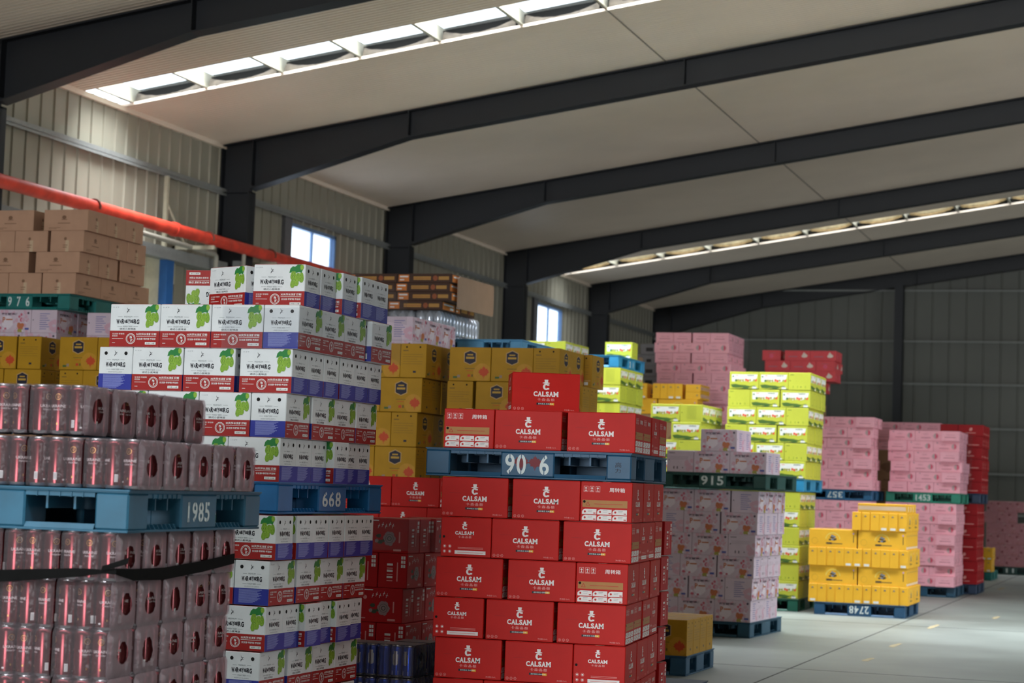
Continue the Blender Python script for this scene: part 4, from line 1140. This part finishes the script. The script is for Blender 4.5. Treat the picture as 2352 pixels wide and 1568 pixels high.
# ---------------- lime green cartons
LA, LB = ('S L L', 'L L'), ('L L S', 'S S S')
tall('lime', (-4.073, 22.486), 0, ['teal green plastic pallet on the floor under the right lime stack', 'sky blue plastic pallet between the loads of the right lime stack', 'of the right lime stack'], ((24, 112, 92), SKY), 6, 6, .2015, ('S L L', 'L L'), ('L L+.01 S', 'S S S'), lean=.04, topoff=.05, seed=8, low='lower right stack', high='upper right stack')
B2 = (-5.09, 21.812)
tower_pallet(GREEN, 'green plastic pallet on the floor under the middle lime stack', B2, 0, 0)
bulk_level(B2, 0, .14, 1.198, 'low in the middle lime stack')
tower_pallet(GREEN, 'green plastic pallet between the loads of the middle lime stack', B2, 0, 1.344)
load('lime', B2, 0, 1.485, [('s L', 'L L', .015), ('L S+.14', 'S S S'), ('S L L', 'L L'), ('L L S', 'S S')], 'upper middle stack', pitch=.2)
Bi = (-6.214, 22.45)
z = tall('lime', Bi, 0, ['green plastic pallet on the floor under the left lime stack', 'green plastic pallet between the loads of the left lime stack', 'in the left lime stack'], (GREEN, GREEN), 6, 6, .2035, ('s L L', 'L L'), LB, seed=11, high='left stack', hid=2)
tower_pallet(SKY, 'sky blue plastic pallet on top of the left lime stack', (Bi[0] - .03, Bi[1]), 0, z + .002, number='2 1', face='side')
carton('lime', -.20, .72, z + .144, 0, (*Bi, 0), 0, 'lime green fruit carton alone on the sky blue pallet', 'lime fruit cartons up high')
Bi2 = (-7.30, 23.75)
tower_pallet(GREEN, 'green plastic pallet on the floor under the rear left lime stack', Bi2, 0, 0)
bulk_level(Bi2, 0, .14, 1.25, 'in the rear left lime stack')
tower_pallet(GREEN, 'green plastic pallet in mid height in the rear left lime stack', Bi2, 0, 1.39)
bulk_level(Bi2, 0, 1.532, .995, 'in mid height in the rear left lime stack')
load('lime', Bi2, 0, 2.53, [('S L', 'L L'), ('S L L', 'L L'), ('L L S', 'S S S')], 'rear left stack', pitch=.2)
# ---------------- dark grey cartons
Bj = (-6.967, 27.119)
tower_pallet(NAVY, 'navy plastic pallet on the floor under the dark grey cartons', Bj, 0, 0)
bulk_level(Bj, 0, .14, 1.2, 'under the dark grey cartons')
tower_pallet(NAVY, 'navy plastic pallet in mid height under the dark grey cartons', Bj, 0, 1.34)
bulk_level(Bj, 0, 1.48, 1.12, 'higher under the dark grey cartons')
load('char', Bj, 0, 2.602, [('S', 'L', .0), ('L L+.05', 'S S', -.03), ('S S L', 'S S', -.0), ('S L', 'S S', -.0), ('S L L', 'L', .02)], 'beside tall pink stack', pitch=.153)
# ---------------- candy pink cartons
Bk2 = (-5.915, 26.935)
PA, PB = ('S S+.015 S S', 'S'), ('L L L', 'S S S')
tower_pallet(NAVY, 'navy plastic pallet on the floor under the tall pink stack', Bk2, 0, 0)
bulk_level(Bk2, 0, .14, 1.4, 'under the tall pink stack')
tower_pallet(NAVY, 'navy plastic pallet in mid height under the tall pink stack', Bk2, 0, 1.542)
bulk_level(Bk2, 0, 1.684, .56, 'in mid height of the tall pink stack')
load('pink', Bk2, 0, 1.684 + .562, AB(9, 'A', ('S S S+.02 S', 'L L'), ('L L L', 'S S S'), .05, 4), 'tall stack', pitch=.1405)
KINDS['coral'] = (.372, .268, .148) + KINDS['coral'][3:]
Bl = (-4.74, 28.75)
tower_pallet(NAVY, 'navy plastic pallet on the floor under the coral cartons', Bl, 0, 0)
Bl = (Bl[0] - .32, Bl[1])
bulk_level(Bl, 0, .14, 1.2, 'under the coral cartons')
tower_pallet(NAVY, 'navy plastic pallet in mid height under the coral cartons', Bl, 0, 1.342)
bulk_level(Bl, 0, 1.484, 1.187, 'in mid height under the coral cartons')
load('coral', Bl, 0, 1.484 + 8 * .1485, [('L L S+.06', 'S', .32), ('S L L', 'L', .30), ('L L S', 'S', .31), ('S L L', 'L', .12), ('L L S', 'S', 0)], 'behind right lime stack', pitch=.1485)
PK1, PK2 = ('L L S', 'S S S'), ('S|-.03 L L', 'L L')
def pink_tower(B, w1, w2, low, high, cols, n1, n2, num=None, flip=False, seed=3, lean=0, hid=0, sd=('S S S', 'L L')):
    tower_pallet(cols[0], w1, B, 0, 0)
    if hid: bulk_level(B, 0, .14, hid * .141 - .002, 'low in the stack with pallet ' + num)
    load('pink', B, 0, .14 + hid * .141, AB(n1 - hid, 'A', ('L L S', sd[0]), ('S|-.07 L L', sd[1]), .03, seed), low, pitch=.141)
    z = .14 + n1 * .141 + .002
    tower_pallet(cols[1], w2, (B[0] + lean, B[1]), 0, z, number=num, flip=flip)
    load('pink', (B[0] + lean, B[1]), 0, z + .142, AB(n2, 'B', ('L L S|-.06', sd[0]), ('S|-.07 L L', sd[1]), .05, seed + 1), high, pitch=.141)
pink_tower((-3.96, 27.12), 'blue plastic pallet on the floor under the pink stack with pallet 357', 'blue plastic pallet with upside-down number 357 in a pink stack', 'lower left stack', 'upper left stack', (BLUE, (40, 116, 168)), 8, 7, '357', True, 5, .02, 4, ('S', 'L'))
pink_tower((-2.88, 27.72), 'blue plastic pallet on the floor under the rightmost pink stack', 'green plastic pallet numbered 1453 in the rightmost pink stack', 'lower right stack', 'upper right stack', ((28, 84, 116), (32, 156, 128)), 8, 6, '1453', False, 7, .04)
B3 = (-3.42, 30.39)
tower_pallet(NAVY, 'navy plastic pallet on the floor under the hindmost pink stack', B3, 0, 0)
bulk_level(B3, 0, .14, 1.2, 'under the hindmost pink stack')
bulk_level(B3, 0, 1.342, .702, 'in mid height of the hindmost pink stack')
load('pink', B3, 0, 2.045, AB(3, 'B', ('L L S', 'S'), ('S L L', 'L'), .02, 2), 'hindmost stack', pitch=.141)
# ---------------- deep red cartons
Bs = (-2.72, 29.03)
tower_pallet(NAVY, 'navy plastic pallet on the floor under the deep red cartons', Bs, 0, 0)
load('deep', Bs, 0, .14, AB(7, 'A', ('L L', 'S S S'), ('S L', 'L L'), .02, 3), 'lower stack', pitch=.163)
tower_pallet(NAVY, 'navy plastic pallet between the two loads of deep red cartons', (Bs[0] + .03, Bs[1]), 0, 1.285)
load('deep', (Bs[0] + .05, Bs[1]), 0, 1.427, AB(6, 'A', ('L S', 'S S S', .03), ('S L', 'L L'), .02, 6), 'upper stack', pitch=.163)
# ---------------- honey yellow gift cartons
def honey(B, rz, x, y, z, mode, label, grp='honey yellow bee cartons'):
    L, W, H = KINDS['honey'][:3]
    if mode == 'end': o = carton('honey', x, y + L / 2, z, -PI / 2 if (x * 37) % 2 < .9 else PI / 2, (*B, 0), rz, label, grp)
    elif mode == 'flat':
        o = carton('honey', x, y + H / 2, z + W / 2, 0, (*B, 0), rz, label, grp, tilt=(PI / 2, 0))
        o.location.y -= H / 2 * -1; 
    elif mode == 'flatend':
        o = carton('honey', x, y + L / 2, z + W / 2, 0, (*B, 0), rz, label, grp)
        o.rotation_euler = (PI / 2, 0, rz + PI / 2); o.location.x -= H / 2 - .03
    else: o = carton('honey', x, y + W / 2, z, 0, (*B, 0), rz, label, grp)
    return o
Bq = (-2.848, 22.257)
tower_pallet((30, 88, 130), 'blue plastic pallet with faded number under the yellow bee cartons', Bq, 0, 0, number='2748', flip=True)
HN = 'honey yellow carton on pallet 2748, '
def ends_layer(n, z, dx, nm, rows=2):
    for j in range(rows):
        for i in range(n): honey(Bq, 0, dx - .05 - i * .0995 - (.004 if i > 3 else 0), .005 + j * .535 + (.01 if i % 4 == 0 else 0), z, 'end', HN + '%s, %s row, %s from right' % (nm, ('front', 'rear')[j], NTH[i] if i else 'first'))
def broad_layer(z, dx, nm):
    for j in range(10):
        for i in range(2): honey(Bq, 0, dx - .267 - i * .545, .02 + j * .101, z, 'broad', HN + '%s, %s from front, %s half' % (nm, NTH[j] if j else 'first', ('right', 'left')[i]))
ends_layer(11, .14, .03, 'bottom layer'); broad_layer(.342, .01, 'second layer'); ends_layer(11, .544, .02, 'third layer'); broad_layer(.746, .0, 'fourth layer')
ends_layer(6, .948, 0.0, 'fifth layer')
for j in range(4): honey(Bq, 0, -.275, .02 + j * .22, 1.15, 'flat', HN + 'lying flat on top, %s from front' % (NTH[j] if j else 'first'))
Bm = (-5.979, 25.386)
tower_pallet(NAVY, 'navy plastic pallet on the floor under the high yellow cartons', Bm, 0, 0)
bulk_level(Bm, 0, .14, 1.1, 'under the high yellow cartons')
tower_pallet(NAVY, 'navy plastic pallet in mid height under the high yellow cartons', Bm, 0, 1.242)
bulk_level(Bm, 0, 1.384, .92, 'higher under the high yellow cartons')
HM = 'orange yellow carton high behind lime stacks, '
for i in range(2):
    for j in range(3): honey(Bm, 0, -.267 - i * .545, .02 + j * .101, 2.31, 'broad', HM + 'lower layer, %s %s one' % (('right', 'left')[i], ('front', 'middle', 'back')[j]))
for i in range(4): honey(Bm, 0, -.26 - i * .0995, .01, 2.512, 'end', HM + 'upper layer, %s from right' % (NTH[i] if i else 'first'))
for i in range(2): honey(Bm, 0, -.735 - i * .0995, .01, 2.512, 'end', HM + 'upper layer, %s from left' % ('second', 'first')[i])
for i in range(2): honey(Bm, 0, -.10, .03, 2.512 + i * .099, 'flatend', HM + 'lying flat at corner, %s one' % ('lower', 'upper')[i])
By, = [(-2.992, 34.534)]
t = tower_pallet(TEAL, 'small teal pallet on the floor beyond the deep red cartons', By, 0, 0)
for i in range(5): honey(By, 0, -.05 - i * .1, .01, .14, 'end', 'honey yellow carton on small teal pallet, lower row, %s from right' % (NTH[i] if i else 'first'))
for i in range(4): honey(By, 0, -.04 - i * .1, .01, .342, 'end', 'honey yellow carton on small teal pallet, upper row, %s from right' % (NTH[i] if i else 'first'))
# ---------------- dusky pink cartons at the far right
Bt = (-2.454, 37.915)
tower_pallet((24, 74, 70), 'dark green plastic pallet on the floor at the far right edge', Bt, 0, 0, number='11')
load('dusky', Bt, 0, .14, [('x+.26 L L', ''), ('x+.4 L S', ''), ('L L S', 'S S'), ('S L L', 'L'), ('L L S', 'S S'), ('S L L', 'L')], 'at far right edge', pitch=.2)

# ---------------- stretch film round some loads, wrinkled so that it glints
M_SF = clear('stretch_film', (230, 232, 236), .055, .06)
def film_sheet(base, rz, path, z0, z1, label, seed):
    r = random.Random(seed); mb = MB(); pts = []
    for (xa, ya), (xb, yb) in zip(path, path[1:]):
        n = max(2, int(math.hypot(xb - xa, yb - ya) / .03))
        for i in range(n): pts.append((xa + (xb - xa) * i / n, ya + (yb - ya) * i / n))
    pts.append(path[-1]); nz = 8; vs = []
    ph = [r.random() * 6 for _ in range(6)]
    for k in range(nz + 1):
        for i, (x, y) in enumerate(pts):
            d = .0025 * math.sin(i * .9 + k * 1.1 + ph[0]) + .002 * math.sin(i * .37 - k * 1.9 + ph[1]) + .0015 * (r.random() - .5)
            t = k / nz
            vs.append((x + d, y - d, z0 + (z1 - z0) * t + .006 * math.sin(i * .21 + ph[2 + (k % 3)]) * (1 if k in (0, nz) else 0)))
    m = len(pts)
    mb.add(vs, [(k * m + i, k * m + i + 1, (k + 1) * m + i + 1, (k + 1) * m + i) for k in range(nz) for i in range(m - 1)], M_SF, True)
    o = mb.build('stretch_film'); o.location = (base[0], base[1], 0); o.rotation_euler = (0, 0, rz)
    tag(o, label, 'stretch film', 'clear stretch film round the loads')
film_sheet(Bw, 0, [(-.30, -.02), (.092, -.02), (.10, 1.14)], 1.872, 2.055, 'clear stretch film round the second row of the white hop cartons', 1)
film_sheet(Bw, 0, [(.098, .12), (.098, 1.2)], 2.075, 2.255, 'clear stretch film on the right side of the top row of white hop cartons', 2)
film_sheet(Bd, 0, [(-.80, -.02), (.045, -.02), (.05, .98)], .92, 1.1, 'clear stretch film round the top row of the red peony cartons', 3)
film_sheet(Bk2, 0, [(.045, -.02), (.05, 1.1)], 3.20, 3.52, 'clear stretch film on the right side of the tall pink stack', 4)
film_sheet((-2.84, 27.72), 0, [(.045, -.02), (.05, 1.1)], 1.46, 2.25, 'clear stretch film on the right side of the pink load on pallet 1453', 5)
